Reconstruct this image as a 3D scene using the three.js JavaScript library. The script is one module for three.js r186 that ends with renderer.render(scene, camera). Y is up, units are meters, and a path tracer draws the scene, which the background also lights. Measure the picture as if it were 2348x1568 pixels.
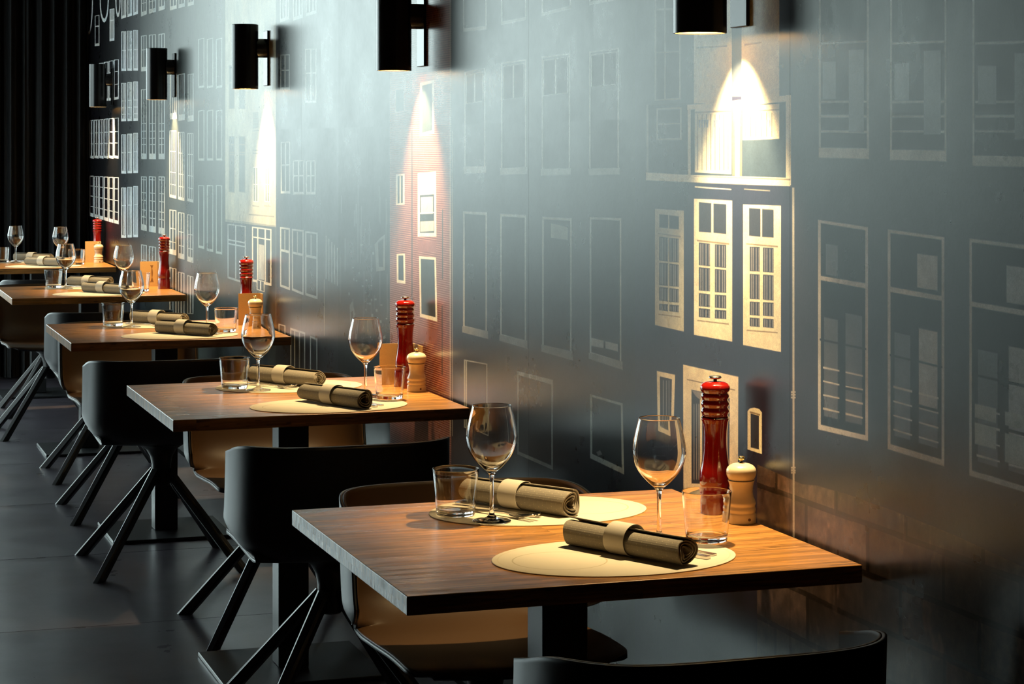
import * as THREE from 'three';
import { RoundedBoxGeometry } from 'three/addons/geometries/RoundedBoxGeometry.js';
import { mergeGeometries } from 'three/addons/utils/BufferGeometryUtils.js';

// ---------------------------------------------------------------- camera, sky, exposure
// x runs from the aisle to the mural wall, y up, -z along the wall away from the camera. Metres.
const scene = new THREE.Scene();
const FW = 2348, FH = 1568, FOCAL = 4860, HORIZON = 327.35;          // level camera with a shifted lens
const fullH = 2 * (FH - HORIZON);
const camera = new THREE.PerspectiveCamera(2 * Math.atan(fullH / 2 / FOCAL) * 180 / Math.PI, FW / fullH, 0.05, 400);
camera.position.set(0, 1.45, 0);
camera.rotation.y = -18.435 * Math.PI / 180;
camera.setViewOffset(FW, fullH, 0, fullH - FH, FW, FH);
scene.add(camera);

const SKY = 5.7;                                                     // overcast sky seen through the end window
scene.background = new THREE.Color().setRGB(0.82 * SKY, 0.995 * SKY, 1.0 * SKY);

const renderer = new THREE.WebGLRenderer({ antialias: true });
renderer.toneMapping = THREE.LinearToneMapping;
renderer.toneMappingExposure = 1.0;
renderer.shadowMap.enabled = true;

const LAMP_CD = 11.5, LAMP_COLOR = new THREE.Color().setRGB(1.0, 0.73, 0.36);

// ---------------------------------------------------------------- helpers
const lin = (r, g, b) => new THREE.Color().setRGB(r, g, b);
const mat = (o) => new THREE.MeshPhysicalMaterial(o);
const taken = {};
function numbered(n) { const k = taken[n] ?? 0; taken[n] = k + 1; return k ? n + '_' + String(k).padStart(3, '0') : n; }
function shadows(o) { o.traverse((m) => { if (m.isMesh) { m.castShadow = true; m.receiveShadow = true; } }); return o; }
function mesh(name, g, m, parent) { const o = new THREE.Mesh(g, m); o.name = name; parent?.add(o); return o; }
function tag(o, label, category, group) { o.userData.label = label; o.userData.category = category; if (group) o.userData.group = group; return o; }
function thing(name, label, category, [x, y, z], turn = 0, group) {
  const o = new THREE.Group(); o.name = numbered(name); o.position.set(x, y, -z); o.rotation.y = turn; scene.add(o);
  return tag(o, label, category, group);
}
function copyOf(o, label, [x, y, z], turn = 0) {
  const c = o.clone(); c.name = numbered(o.name.replace(/_\d\d\d$/, '')); c.userData = { ...o.userData, label };
  c.position.set(x, y, -z); c.rotation.set(0, turn, 0); scene.add(c); return c;
}
function struct(name, g, m) { const o = new THREE.Mesh(g, m); o.name = name; o.userData.kind = 'structure'; scene.add(o); return o; }
function box(x0, x1, y0, y1, z0, z1) { const g = new THREE.BoxGeometry(x1 - x0, y1 - y0, z1 - z0); g.translate((x0 + x1) / 2, (y0 + y1) / 2, -(z0 + z1) / 2); return g; }
function rng(seed) { let s = seed >>> 0; return () => { s = (s + 0x6D2B79F5) >>> 0; let t = Math.imul(s ^ (s >>> 15), 1 | s); t = (t + Math.imul(t ^ (t >>> 7), 61 | t)) ^ t; return ((t ^ (t >>> 14)) >>> 0) / 4294967296; }; }
function hash(x, y, s) { let h = Math.imul(x, 374761393) + Math.imul(y, 668265263) + Math.imul(s, 2147483647 - 61); h = Math.imul(h ^ (h >>> 13), 1274126177); return ((h ^ (h >>> 16)) >>> 0) / 4294967296; }
function vnoise(x, y, s = 0) {
  const i = Math.floor(x), j = Math.floor(y), a = x - i, b = y - j, u = a * a * (3 - 2 * a), v = b * b * (3 - 2 * b);
  return (hash(i, j, s) * (1 - u) + hash(i + 1, j, s) * u) * (1 - v) + (hash(i, j + 1, s) * (1 - u) + hash(i + 1, j + 1, s) * u) * v;
}
const fbm = (x, y, s, o = 4) => { let r = 0, a = 0.5, f = 1; for (let k = 0; k < o; k++) { r += a * vnoise(x * f, y * f, s + k); a /= 2; f *= 2.03; } return r; };
function dataTexture(w, h, fn, srgb = true) {
  const d = new Uint8Array(w * h * 4);
  for (let y = 0; y < h; y++) for (let x = 0; x < w; x++) { const c = fn(x / w, y / h), k = (y * w + x) * 4; d[k] = c[0]; d[k + 1] = c[1]; d[k + 2] = c[2]; d[k + 3] = 255; }
  const t = new THREE.DataTexture(d, w, h); t.magFilter = THREE.LinearFilter; t.minFilter = THREE.LinearMipmapLinearFilter; t.generateMipmaps = true;
  t.wrapS = t.wrapT = THREE.RepeatWrapping; if (srgb) t.colorSpace = THREE.SRGBColorSpace; t.needsUpdate = true; return t;
}
const sm = (a, b, x) => { const t = Math.min(1, Math.max(0, (x - a) / (b - a))); return t * t * (3 - 2 * t); };
const mix = (a, b, t) => a + (b - a) * t;
function lathe(pts, seg = 48) { return new THREE.LatheGeometry(pts.map(([r, y]) => new THREE.Vector2(Math.max(r, 0), y)), seg); }
function smoothProfile(pts, n) { const c = new THREE.SplineCurve(pts.map(([r, y]) => new THREE.Vector2(r, y))); return c.getPoints(n).map((p) => [p.x, p.y]); }

// ---------------------------------------------------------------- materials
const M = {};
M.dark = mat({ color: lin(0.02, 0.02, 0.021), roughness: 0.8 });
M.ceiling = mat({ color: lin(0.03, 0.03, 0.031), roughness: 0.9 });
M.plaster = mat({ color: lin(0.045, 0.043, 0.042), roughness: 0.85 });
M.frame = mat({ color: lin(0.02, 0.02, 0.022), roughness: 0.5 });
M.pane = mat({ color: lin(0.97, 0.99, 0.985), roughness: 0, transmission: 1, thickness: 0, ior: 1.5 });
M.pavement = mat({ color: lin(0.30, 0.31, 0.31), roughness: 0.9 });
const floorTex = dataTexture(512, 512, (u, v) => { const n = fbm(u * 14, v * 14, 3, 5), k = 80 + 30 * (n - 0.5) + 10 * (vnoise(u * 190, v * 190, 9) - 0.5); return [k * 1.04, k * 0.96, k * 1.09]; });
const floorRough = dataTexture(512, 512, (u, v) => { const k = 84 + 50 * (fbm(u * 9 + 4, v * 9, 21, 5) - 0.5); return [k, k, k]; }, false);
M.tile = mat({ map: floorTex, roughnessMap: floorRough, roughness: 1.0, clearcoat: 0.9, clearcoatRoughness: 0.28 });
M.grout = mat({ color: lin(0.012, 0.012, 0.012), roughness: 0.95 });
M.blackSteel = mat({ color: lin(0.022, 0.023, 0.025), roughness: 0.38 });
M.lampBlack = mat({ color: lin(0.008, 0.008, 0.009), roughness: 0.22 });
M.reflector = mat({ color: lin(0.85, 0.62, 0.26), metalness: 0.85, roughness: 0.35 });
M.bulb = mat({ color: lin(0.9, 0.85, 0.7), emissive: LAMP_COLOR, emissiveIntensity: 6, roughness: 0.5 });
M.shell = mat({ color: lin(0.014, 0.015, 0.018), roughness: 0.40 });
M.liner = mat({ color: lin(0.062, 0.030, 0.011), roughness: 0.5 });
M.chairLeg = mat({ color: lin(0.014, 0.013, 0.013), roughness: 0.35 });
M.glass = mat({ color: lin(1, 1, 1), roughness: 0, transmission: 1, thickness: 0.01, ior: 1.5 });
M.steel = mat({ color: lin(0.72, 0.70, 0.68), metalness: 1, roughness: 0.22 });
M.redLacquer = mat({ color: lin(0.22, 0.006, 0.004), roughness: 0.12, clearcoat: 1, clearcoatRoughness: 0.05 });
M.creamLacquer = mat({ color: lin(0.72, 0.60, 0.40), roughness: 0.3, clearcoat: 0.6, clearcoatRoughness: 0.15 });
M.knob = mat({ color: lin(0.80, 0.78, 0.72), metalness: 1, roughness: 0.2 });
M.brass = mat({ color: lin(0.80, 0.60, 0.30), metalness: 1, roughness: 0.22 });
M.brownDot = mat({ color: lin(0.10, 0.04, 0.02), roughness: 0.4 });
M.curtain = mat({ color: lin(0.006, 0.006, 0.0065), roughness: 0.7, specularIntensity: 0.5 });
// ---------------------------------------------------------------- the room
const WALL_X = 1.675, LEFT_X = -2.6, BACK_Z = -2.6, END_Z = 13.45, CEIL = 3.2, SOFFIT = 2.6;
const WIN = { x0: -2.4, x1: 0.78, y0: 0.46, y1: 2.95 }, SIDE = { z0: 9.8, z1: 13.2, y0: 0.10, y1: 2.95 };
struct('wall_right', box(WALL_X + 0.004, WALL_X + 0.25, 0, CEIL, BACK_Z, END_Z), M.plaster);
struct('wall_left', mergeGeometries([
  box(LEFT_X - 0.25, LEFT_X, 0, CEIL, BACK_Z, SIDE.z0), box(LEFT_X - 0.25, LEFT_X, 0, CEIL, SIDE.z1, END_Z),
  box(LEFT_X - 0.25, LEFT_X, 0, SIDE.y0, SIDE.z0, SIDE.z1), box(LEFT_X - 0.25, LEFT_X, SIDE.y1, CEIL, SIDE.z0, SIDE.z1)]), M.plaster);
struct('wall_back', box(LEFT_X - 0.25, WALL_X + 0.25, 0, CEIL, BACK_Z - 0.25, BACK_Z), M.plaster);
struct('ceiling', box(LEFT_X - 0.25, WALL_X + 0.25, CEIL, CEIL + 0.25, BACK_Z - 0.25, END_Z + 0.25), M.ceiling);
struct('wall_end', mergeGeometries([
  box(LEFT_X - 0.25, WIN.x0, 0, CEIL, END_Z, END_Z + 0.25), box(WIN.x1, WALL_X + 0.25, 0, CEIL, END_Z, END_Z + 0.25),
  box(WIN.x0, WIN.x1, 0, WIN.y0, END_Z, END_Z + 0.25), box(WIN.x0, WIN.x1, WIN.y1, CEIL, END_Z, END_Z + 0.25)]), M.plaster);
{ // tall windows in the end wall and round the corner in the aisle wall, each with frame and panes
  const glaze = (name, n, len, y0, y1, put) => {
    const w = new THREE.Group(); w.name = name; w.userData.kind = 'structure'; scene.add(w);
    const step = len / n, bars = [new THREE.BoxGeometry(len, 0.05, 0.07).translate(len / 2, y0 + 0.025, 0), new THREE.BoxGeometry(len, 0.05, 0.07).translate(len / 2, y1 - 0.025, 0)];
    for (let k = 0; k <= n; k++) bars.push(new THREE.BoxGeometry(0.05, y1 - y0 - 0.1, 0.07).translate(Math.min(len - 0.025, Math.max(0.025, k * step)), (y0 + y1) / 2, 0));
    mesh('window_frame', mergeGeometries(bars), M.frame, w);
    for (let k = 0; k < n; k++) mesh('pane', new THREE.PlaneGeometry(step - 0.05, y1 - y0 - 0.1).translate((k + 0.5) * step, (y0 + y1) / 2, 0), M.pane, w);
    put(w);
  };
  glaze('window_1', 3, WIN.x1 - WIN.x0, WIN.y0, WIN.y1, (w) => w.position.set(WIN.x0, 0, -(END_Z + 0.12)));
  glaze('window_2', 3, SIDE.z1 - SIDE.z0, SIDE.y0, SIDE.y1, (w) => { w.position.set(LEFT_X - 0.12, 0, -SIDE.z0); w.rotation.y = Math.PI / 2; });
}
struct('trim_1', box(WIN.x0 - 0.05, WIN.x1 + 0.05, WIN.y0 - 0.03, WIN.y0, END_Z - 0.12, END_Z), M.frame);
struct('pavement', box(-60, 60, -0.40, -0.26, -40, 120), M.pavement);
{ // floor: a slab with large dark tiles, open joints between them
  const f = struct('floor', box(LEFT_X - 0.25, WALL_X + 0.25, -0.25, -0.010, BACK_Z - 0.25, END_Z + 0.25), M.grout);
  const SX = 1.2, SZ = 1.12, g = new THREE.BoxGeometry(SX - 0.003, 0.010, SZ - 0.003);
  const clipped = {};
  for (let i = -3; i < 2; i++) for (let j = -9; j < 7; j++) {
    const x0 = Math.max(LEFT_X, 0.46 + i * SX), x1 = Math.min(WALL_X, 0.46 + (i + 1) * SX), z0 = Math.max(BACK_Z, 6.432 + j * SZ), z1 = Math.min(END_Z, 6.432 + (j + 1) * SZ);
    if (x1 - x0 < 0.02 || z1 - z0 < 0.02) continue;
    const key = (x1 - x0).toFixed(3) + '_' + (z1 - z0).toFixed(3);
    clipped[key] ??= Math.abs(x1 - x0 - SX) + Math.abs(z1 - z0 - SZ) < 1e-6 ? g : new THREE.BoxGeometry(x1 - x0 - 0.003, 0.010, z1 - z0 - 0.003);
    const o = mesh('tile', clipped[key], M.tile, f); o.position.set((x0 + x1) / 2, -0.005 - 0.0004 * hash(i, j, 5), -(z0 + z1) / 2);
  }
}

// ---------------------------------------------------------------- printed mural on the right wall
const PRINT = { // pigments of the print (sRGB)
  h1: '#2b2631', h2: '#232236', h3: '#23242e', brick: '#74372c', alley: '#1b2023', h5: '#282a30', h6: '#d6cdb2', h7: '#3c433f', h8: '#3b4040', h9: '#33383a', h10: '#202028', h11: '#100f14',
  fr1: '#d4cec6', pane1: '#101416', cur1: '#57565c', cur2: '#bab8b5', blind: '#bdbdb3', fr1b: '#b0b0a7', sill1: '#c2bbab', plinth: '#5a4638', pipe: '#b9b0a2',
  cream: '#efe3c4', post: '#4a4e54', fr2: '#8f897a', pane2: '#2f303b', line2: '#8a7658', blue: '#3a4756', bluegrey: '#7f86a0', brown: '#8a7560', cream2: '#cfc6ac', lace: '#85807f',
  fr3: '#c8cbc1', pane3: '#20262a', sill3: '#a3a49b', curt3: '#8a8a76', gl3: '#12171a', white: '#f4eedd', pane4: '#2e3434', br2: '#a87c6c', brd: '#8e5446', alley2: '#39403f', speck: '#7d8684',
  fr5: '#c6c9c4', pane5: '#30363a', low6: '#3a4042', line6: '#9b9682', pane6: '#7f8780', pane6b: '#a9ab98', fr7: '#b6bfb6', pane7: '#454d49', pane8: '#3b4142', fr8: '#c9ccc6', fr9: '#cdd0cc', pane9: '#3a4043',
  fr10: '#f4f5f5', pane10: '#191a20', fr11: '#f6f4f2', pane11: '#121016',
};
const COLS = ['h1', 'h2', 'h3', 'brick', 'alley', 'h5', 'h6', 'h7', 'h8', 'h9', 'h10', 'h11', 'fr1', 'pane1', 'cur1', 'cur2', 'blind', 'fr1b', 'sill1', 'plinth', 'pipe', 'cream', 'post', 'fr2', 'pane2', 'line2', 'blue', 'bluegrey', 'brown', 'cream2', 'lace', 'fr3', 'pane3', 'sill3', 'curt3', 'gl3', 'white', 'pane4', 'br2', 'brd', 'alley2', 'speck', 'fr5', 'pane5', 'low6', 'line6', 'pane6', 'pane6b', 'fr7', 'pane7', 'pane8', 'fr8', 'fr9', 'pane9', 'fr10', 'pane10', 'fr11', 'pane11'];
const MURAL = [ // [colour, z, y, z, y, ...] millimetres along the wall from the camera end and up from the floor
[0,3440,2720,2317,2363,2317,567,3440,222],[1,4200,2961,3440,2720,3440,222,4200,-11],[2,5553,3391,4200,2961,4200,-11,5553,-426],[3,6197,3596,5553,3391,5553,-426,6197,-624],[4,6850,3803,6197,3596,6197,-624,6850,-824],
[5,7832,4115,6850,3803,6850,-824,7832,-1126],[6,8844,4437,7832,4115,7832,-1126,8844,-1436],[7,9582,4671,8844,4437,8844,-1436,9582,-1663],[8,10392,4929,9582,4671,9582,-1663,10392,-1912],
[9,11234,5196,10392,4929,10392,-1912,11234,-2170],[10,12004,5441,11234,5196,11234,-2170,12004,-2406],[11,13378,5877,12004,5441,12004,-2406,13378,-2828],[12,3340,1316,3156,1310,3156,954,3340,950],
[13,3329,1310,3166,1304,3166,963,3329,960],[14,3310,1275,3265,1274,3265,1221,3310,1222],[14,3317,1148,3265,1147,3265,977,3317,976],[14,3237,1161,3177,1160,3177,1039,3237,1039],[14,3237,1031,3177,1032,3177,978,3237,977],
[13,3333,1109,3163,1108,3163,1105,3333,1106],[12,3335,1219,3162,1216,3162,1207,3335,1211],[12,3321,1062,3259,1062,3259,1059,3321,1058],[12,3237,1062,3174,1062,3174,1059,3237,1059],[12,3321,1038,3259,1038,3259,1035,3321,1035],
[12,3237,1038,3174,1039,3174,1036,3237,1035],[12,3321,1014,3259,1015,3259,1012,3321,1011],[12,3237,1015,3174,1016,3174,1012,3237,1012],[12,3321,991,3259,991,3259,988,3321,987],[12,3237,992,3174,992,3174,989,3237,988],
[12,3089,1309,2907,1304,2907,948,3089,950],[13,3079,1303,2916,1299,2916,958,3079,960],[15,2992,1274,2928,1273,2928,1219,2992,1220],[14,3066,1143,3014,1142,3014,975,3066,975],[15,2987,1156,2928,1155,2928,1034,2987,1035],
[14,2987,1028,2928,1027,2928,973,2987,974],[13,3081,1106,2914,1103,2914,1100,3081,1103],[12,3083,1216,2912,1212,2912,1204,3083,1207],[12,3070,1056,3008,1055,3008,1051,3070,1052],[12,2987,1054,2925,1053,2925,1050,2987,1051],
[12,3070,1032,3008,1031,3008,1028,3070,1029],[12,2987,1031,2925,1030,2925,1027,2987,1028],[12,3070,1009,3008,1008,3008,1005,3070,1006],[12,2987,1008,2925,1007,2925,1004,2987,1005],[12,3070,986,3008,985,3008,982,3070,983],
[12,2987,985,2925,984,2925,981,2987,982],[12,2833,1305,2637,1301,2637,943,2833,945],[13,2825,1299,2644,1295,2644,952,2825,954],[15,2728,1270,2659,1269,2659,1214,2728,1215],[14,2808,1139,2752,1138,2752,969,2808,970],
[15,2722,1152,2659,1151,2659,1029,2722,1030],[14,2722,1023,2659,1022,2659,968,2722,969],[13,2825,1101,2644,1099,2644,1095,2825,1098],[12,2827,1210,2642,1207,2642,1198,2827,1202],[12,2812,1051,2746,1050,2746,1047,2812,1047],
[12,2722,1050,2655,1049,2655,1045,2722,1046],[12,2812,1027,2746,1027,2746,1023,2812,1024],[12,2722,1026,2655,1025,2655,1022,2722,1023],[12,2812,1004,2746,1003,2746,1000,2812,1001],[12,2722,1003,2655,1002,2655,999,2722,1000],
[12,2812,981,2746,980,2746,977,2812,977],[12,2722,980,2655,979,2655,976,2722,976],[16,2817,1056,2756,1056,2756,1034,2817,1035],[16,2732,1055,2646,1054,2646,1033,2732,1034],[16,2817,1028,2756,1027,2756,995,2817,995],
[16,2732,1023,2646,1022,2646,979,2732,980],[17,3337,1745,3153,1738,3153,1423,3337,1424],[13,3329,1740,3161,1734,3161,1441,3329,1442],[17,3329,1625,3160,1620,3160,1617,3329,1621],[17,3329,1523,3160,1520,3160,1517,3329,1519],
[17,3329,1498,3160,1496,3160,1492,3329,1494],[17,3329,1472,3160,1470,3160,1466,3329,1468],[14,3225,1607,3171,1606,3171,1467,3225,1468],[14,3322,1590,3273,1589,3273,1525,3322,1526],[18,3337,1441,3153,1440,3153,1423,3337,1424],
[17,3081,1725,2901,1718,2901,1421,3081,1422],[13,3074,1721,2907,1715,2907,1438,3074,1439],[17,3074,1613,2907,1609,2907,1605,3074,1610],[17,3074,1518,2907,1516,2907,1512,3074,1514],[17,3074,1495,2907,1493,2907,1489,3074,1491],
[17,3074,1470,2907,1469,2907,1465,3074,1467],[14,2971,1595,2918,1594,2918,1463,2971,1463],[14,3066,1579,3018,1578,3018,1518,3066,1519],[18,3081,1439,2901,1438,2901,1421,3081,1422],[17,2824,1706,2631,1697,2631,1415,2824,1415],
[13,2818,1702,2637,1694,2637,1430,2818,1430],[17,2816,1602,2638,1597,2638,1593,2816,1598],[17,2816,1513,2638,1511,2638,1507,2816,1510],[17,2816,1492,2638,1490,2638,1486,2816,1488],[17,2816,1469,2638,1468,2638,1464,2816,1466],
[14,2706,1581,2649,1579,2649,1454,2706,1455],[14,2808,1566,2756,1564,2756,1507,2808,1508],[18,2824,1431,2631,1430,2631,1415,2824,1415],
[19,3589,853,3442,847,3402,845,3342,852,3210,854,3038,852,2881,847,2752,839,2620,831,2411,817,2411,422,3589,15],[20,3442,1370,3433,1370,3432,745,3440,744],[20,3447,1005,3428,1007,3428,1004,3447,1001],
[20,3447,1000,3428,1002,3428,999,3447,997],[20,3447,995,3428,997,3428,994,3447,992],[20,3447,869,3428,872,3428,869,3447,866],[20,3447,865,3428,867,3428,864,3447,861],[20,3447,860,3428,863,3428,860,3447,857],
[21,3884,2098,3702,2072,3702,1523,3884,1522],[21,3658,2065,3494,2041,3494,1529,3658,1525],[22,3702,2072,3658,2065,3658,1537,3702,1538],[23,4090,1801,3951,1791,3951,1537,4090,1537],[24,4080,1797,3960,1788,3960,1541,4080,1540],
[23,4037,1794,4030,1793,4030,1540,4037,1540],[23,4080,1728,3960,1722,3960,1719,4080,1725],[23,4080,1638,3960,1635,3960,1633,4080,1636],[25,3875,1640,3724,1637,3724,1634,3875,1637],[25,3645,1636,3570,1636,3570,1634,3645,1633],
[26,4123,1527,3460,1529,3460,1384,4123,1384],[23,4080,1522,3946,1522,3946,1456,4080,1455],[24,4071,1518,3955,1518,3955,1460,4071,1459],[23,4071,1490,3955,1490,3955,1488,4071,1487],[21,3880,1520,3704,1519,3704,1390,3880,1391],
[21,3653,1519,3494,1521,3494,1457,3653,1455],[25,3867,1506,3863,1506,3863,1396,3867,1396],[25,3845,1506,3842,1506,3842,1396,3845,1396],[25,3824,1506,3821,1506,3821,1396,3824,1396],[25,3803,1506,3799,1506,3799,1397,3803,1397],
[25,3782,1505,3779,1505,3779,1397,3782,1397],[25,3761,1505,3758,1505,3758,1397,3761,1397],[25,3741,1505,3737,1505,3737,1397,3741,1397],[25,3720,1505,3717,1505,3717,1398,3720,1398],[25,3641,1507,3638,1507,3638,1461,3641,1461],
[25,3618,1507,3614,1506,3614,1461,3618,1461],[25,3595,1506,3592,1506,3592,1461,3595,1461],[25,3572,1506,3569,1506,3569,1461,3572,1461],[25,3549,1506,3546,1506,3546,1461,3549,1461],[25,3527,1505,3524,1505,3524,1461,3527,1461],
[25,3880,1512,3704,1512,3704,1509,3880,1509],[25,3653,1510,3494,1511,3494,1509,3653,1508],[27,3860,1495,3852,1495,3854,1480,3858,1480],[27,3847,1495,3839,1495,3841,1480,3845,1480],[27,3835,1495,3826,1495,3828,1480,3832,1480],
[27,3822,1495,3813,1495,3815,1480,3820,1480],[27,3788,1494,3780,1494,3782,1480,3786,1480],[27,3776,1494,3767,1494,3769,1480,3774,1480],[27,3763,1494,3755,1494,3757,1480,3761,1480],[27,3751,1494,3743,1494,3745,1480,3749,1480],
[27,3631,1493,3623,1493,3625,1479,3629,1479],[27,3583,1492,3576,1492,3577,1479,3581,1479],[27,3572,1492,3564,1492,3566,1478,3570,1478],[27,3561,1492,3553,1492,3555,1478,3559,1478],[27,3549,1492,3542,1492,3544,1478,3547,1478],
[27,3538,1492,3531,1492,3533,1478,3536,1478],[21,3917,1526,3696,1530,3447,1536,3447,1525,3696,1518,3917,1516],[21,3915,1526,3900,1526,3900,1385,3915,1385],[21,3467,1536,3447,1536,3447,1374,3467,1377],
[23,4135,1530,4123,1530,4123,1384,4135,1383],[28,3700,1520,3656,1522,3656,1387,3700,1388],[21,3688,1526,3666,1525,3666,1386,3688,1386],[21,4138,1388,3884,1386,3449,1387,3449,1372,3884,1371,4138,1371],
[25,3884,1384,3449,1385,3449,1383,3884,1383],[21,3880,1364,3704,1362,3704,1360,3880,1361],[23,3647,1364,3533,1363,3533,1361,3647,1362],[29,4088,1313,3935,1314,3935,1070,4088,1071],[24,4064,1302,4017,1302,4017,1275,4064,1275],
[24,4010,1302,3961,1301,3961,1275,4010,1275],[24,4064,1256,4017,1256,4017,1207,4064,1207],[30,4058,1254,4052,1255,4052,1208,4058,1208],[30,4049,1254,4043,1255,4043,1208,4049,1208],[30,4036,1255,4030,1255,4030,1208,4036,1208],
[30,4023,1255,4017,1255,4017,1208,4023,1208],[24,4064,1202,4017,1203,4017,1157,4064,1156],[30,4058,1200,4052,1201,4052,1158,4058,1157],[30,4049,1201,4043,1201,4043,1158,4049,1157],[30,4036,1201,4030,1201,4030,1158,4036,1158],
[30,4023,1201,4017,1201,4017,1158,4023,1158],[24,4064,1152,4017,1153,4017,1125,4064,1124],[30,4058,1150,4052,1150,4052,1125,4058,1125],[30,4049,1150,4043,1151,4043,1125,4049,1125],[30,4036,1150,4030,1151,4030,1126,4036,1125],
[30,4023,1151,4017,1151,4017,1126,4023,1126],[24,4064,1117,4017,1119,4017,1105,4064,1104],[30,4058,1116,4052,1116,4052,1105,4058,1105],[30,4049,1116,4043,1116,4043,1106,4049,1105],[30,4036,1116,4030,1117,4030,1106,4036,1106],
[30,4023,1117,4017,1117,4017,1107,4023,1106],[24,4010,1256,3961,1256,3961,1208,4010,1207],[30,4005,1255,3999,1255,3999,1209,4005,1208],[30,3991,1255,3985,1255,3985,1209,3991,1208],[30,3982,1255,3976,1255,3976,1209,3982,1209],
[30,3968,1255,3962,1255,3962,1209,3968,1209],[24,4010,1203,3961,1203,3961,1159,4010,1157],[30,4005,1201,3999,1201,3999,1159,4005,1158],[30,3991,1201,3985,1202,3985,1159,3991,1159],[30,3982,1201,3976,1202,3976,1159,3982,1159],
[30,3968,1202,3962,1202,3962,1160,3968,1159],[24,4010,1153,3961,1154,3961,1127,4010,1125],[30,4005,1151,3999,1152,3999,1127,4005,1126],[30,3991,1152,3985,1152,3985,1127,3991,1127],[30,3982,1152,3976,1152,3976,1127,3982,1127],
[30,3968,1152,3962,1153,3962,1128,3968,1127],[24,4010,1119,3961,1121,3961,1107,4010,1106],[30,4005,1117,3999,1118,3999,1107,4005,1107],[30,3991,1118,3985,1118,3985,1108,3991,1107],[30,3982,1118,3976,1119,3976,1108,3982,1107],
[30,3968,1119,3962,1119,3962,1108,3968,1108],[25,4072,1263,3951,1262,3951,1259,4072,1261],[25,4069,1096,3953,1099,3953,1097,4069,1094],[21,3884,1339,3700,1340,3700,1071,3884,1068],[24,3859,1333,3799,1332,3799,1275,3859,1274],
[24,3788,1332,3728,1332,3728,1275,3788,1275],[24,3859,1253,3805,1253,3805,1209,3859,1208],[30,3853,1251,3847,1251,3847,1209,3853,1209],[30,3842,1251,3837,1251,3837,1209,3842,1209],[30,3827,1251,3821,1252,3821,1210,3827,1209],
[30,3812,1251,3806,1252,3806,1210,3812,1210],[24,3859,1204,3805,1205,3805,1160,3859,1158],[30,3853,1202,3847,1202,3847,1159,3853,1159],[30,3842,1202,3837,1203,3837,1160,3842,1159],[30,3827,1203,3821,1203,3821,1160,3827,1160],
[30,3812,1203,3806,1203,3806,1161,3812,1160],[24,3859,1153,3805,1154,3805,1129,3859,1127],[30,3853,1151,3847,1152,3847,1128,3853,1128],[30,3842,1152,3837,1152,3837,1129,3842,1128],[30,3827,1152,3821,1152,3821,1129,3827,1129],
[30,3812,1153,3806,1153,3806,1130,3812,1129],[24,3859,1123,3805,1125,3805,1108,3859,1106],[30,3853,1121,3847,1122,3847,1108,3853,1107],[30,3842,1122,3837,1122,3837,1108,3842,1108],[30,3827,1122,3821,1123,3821,1109,3827,1108],
[30,3812,1123,3806,1123,3806,1109,3812,1109],[24,3781,1253,3728,1254,3728,1210,3781,1209],[30,3777,1252,3772,1252,3772,1211,3777,1210],[30,3763,1252,3757,1252,3757,1211,3763,1211],[30,3748,1252,3743,1252,3743,1211,3748,1211],
[30,3738,1252,3733,1252,3733,1211,3738,1211],[24,3781,1205,3728,1206,3728,1162,3781,1160],[30,3777,1204,3772,1204,3772,1162,3777,1161],[30,3763,1204,3757,1204,3757,1162,3763,1162],[30,3748,1204,3743,1204,3743,1162,3748,1162],
[30,3738,1204,3733,1205,3733,1163,3738,1162],[24,3781,1155,3728,1157,3728,1132,3781,1130],[30,3777,1154,3772,1154,3772,1131,3777,1131],[30,3763,1154,3757,1154,3757,1132,3763,1131],[30,3748,1155,3743,1155,3743,1132,3748,1132],
[30,3738,1155,3733,1155,3733,1133,3738,1132],[24,3781,1126,3728,1128,3728,1112,3781,1109],[30,3777,1124,3772,1124,3772,1111,3777,1110],[30,3763,1125,3757,1125,3757,1111,3763,1111],[30,3748,1125,3743,1126,3743,1112,3748,1112],
[30,3738,1125,3733,1126,3733,1112,3738,1112],[25,3869,1258,3714,1258,3714,1255,3869,1255],[25,3867,1099,3716,1104,3716,1102,3867,1097],[21,3651,1334,3487,1336,3487,1071,3651,1069],[24,3624,1328,3574,1328,3574,1276,3624,1276],
[24,3567,1328,3518,1328,3518,1277,3567,1276],[24,3621,1256,3577,1257,3577,1212,3621,1210],[30,3616,1255,3611,1255,3611,1212,3616,1211],[30,3608,1255,3603,1255,3603,1212,3608,1212],[30,3595,1255,3590,1255,3590,1212,3595,1212],
[30,3583,1255,3578,1255,3578,1213,3583,1212],[24,3621,1205,3577,1206,3577,1160,3621,1158],[30,3616,1204,3611,1204,3611,1160,3616,1159],[30,3608,1204,3603,1204,3603,1160,3608,1160],[30,3595,1204,3590,1204,3590,1160,3595,1160],
[30,3583,1205,3578,1205,3578,1161,3583,1161],[24,3621,1153,3577,1155,3577,1130,3621,1128],[30,3616,1152,3611,1152,3611,1129,3616,1129],[30,3608,1152,3603,1153,3603,1130,3608,1129],[30,3595,1153,3590,1153,3590,1130,3595,1130],
[30,3583,1153,3578,1154,3578,1131,3583,1131],[24,3621,1123,3577,1125,3577,1109,3621,1107],[30,3616,1122,3611,1122,3611,1108,3616,1108],[30,3608,1122,3603,1123,3603,1109,3608,1108],[30,3595,1123,3590,1123,3590,1109,3595,1109],
[30,3583,1123,3578,1124,3578,1110,3583,1110],[24,3563,1257,3518,1258,3518,1213,3563,1212],[30,3558,1256,3553,1256,3553,1213,3558,1213],[30,3549,1256,3544,1256,3544,1214,3549,1213],[30,3536,1256,3531,1256,3531,1214,3536,1214],
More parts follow.
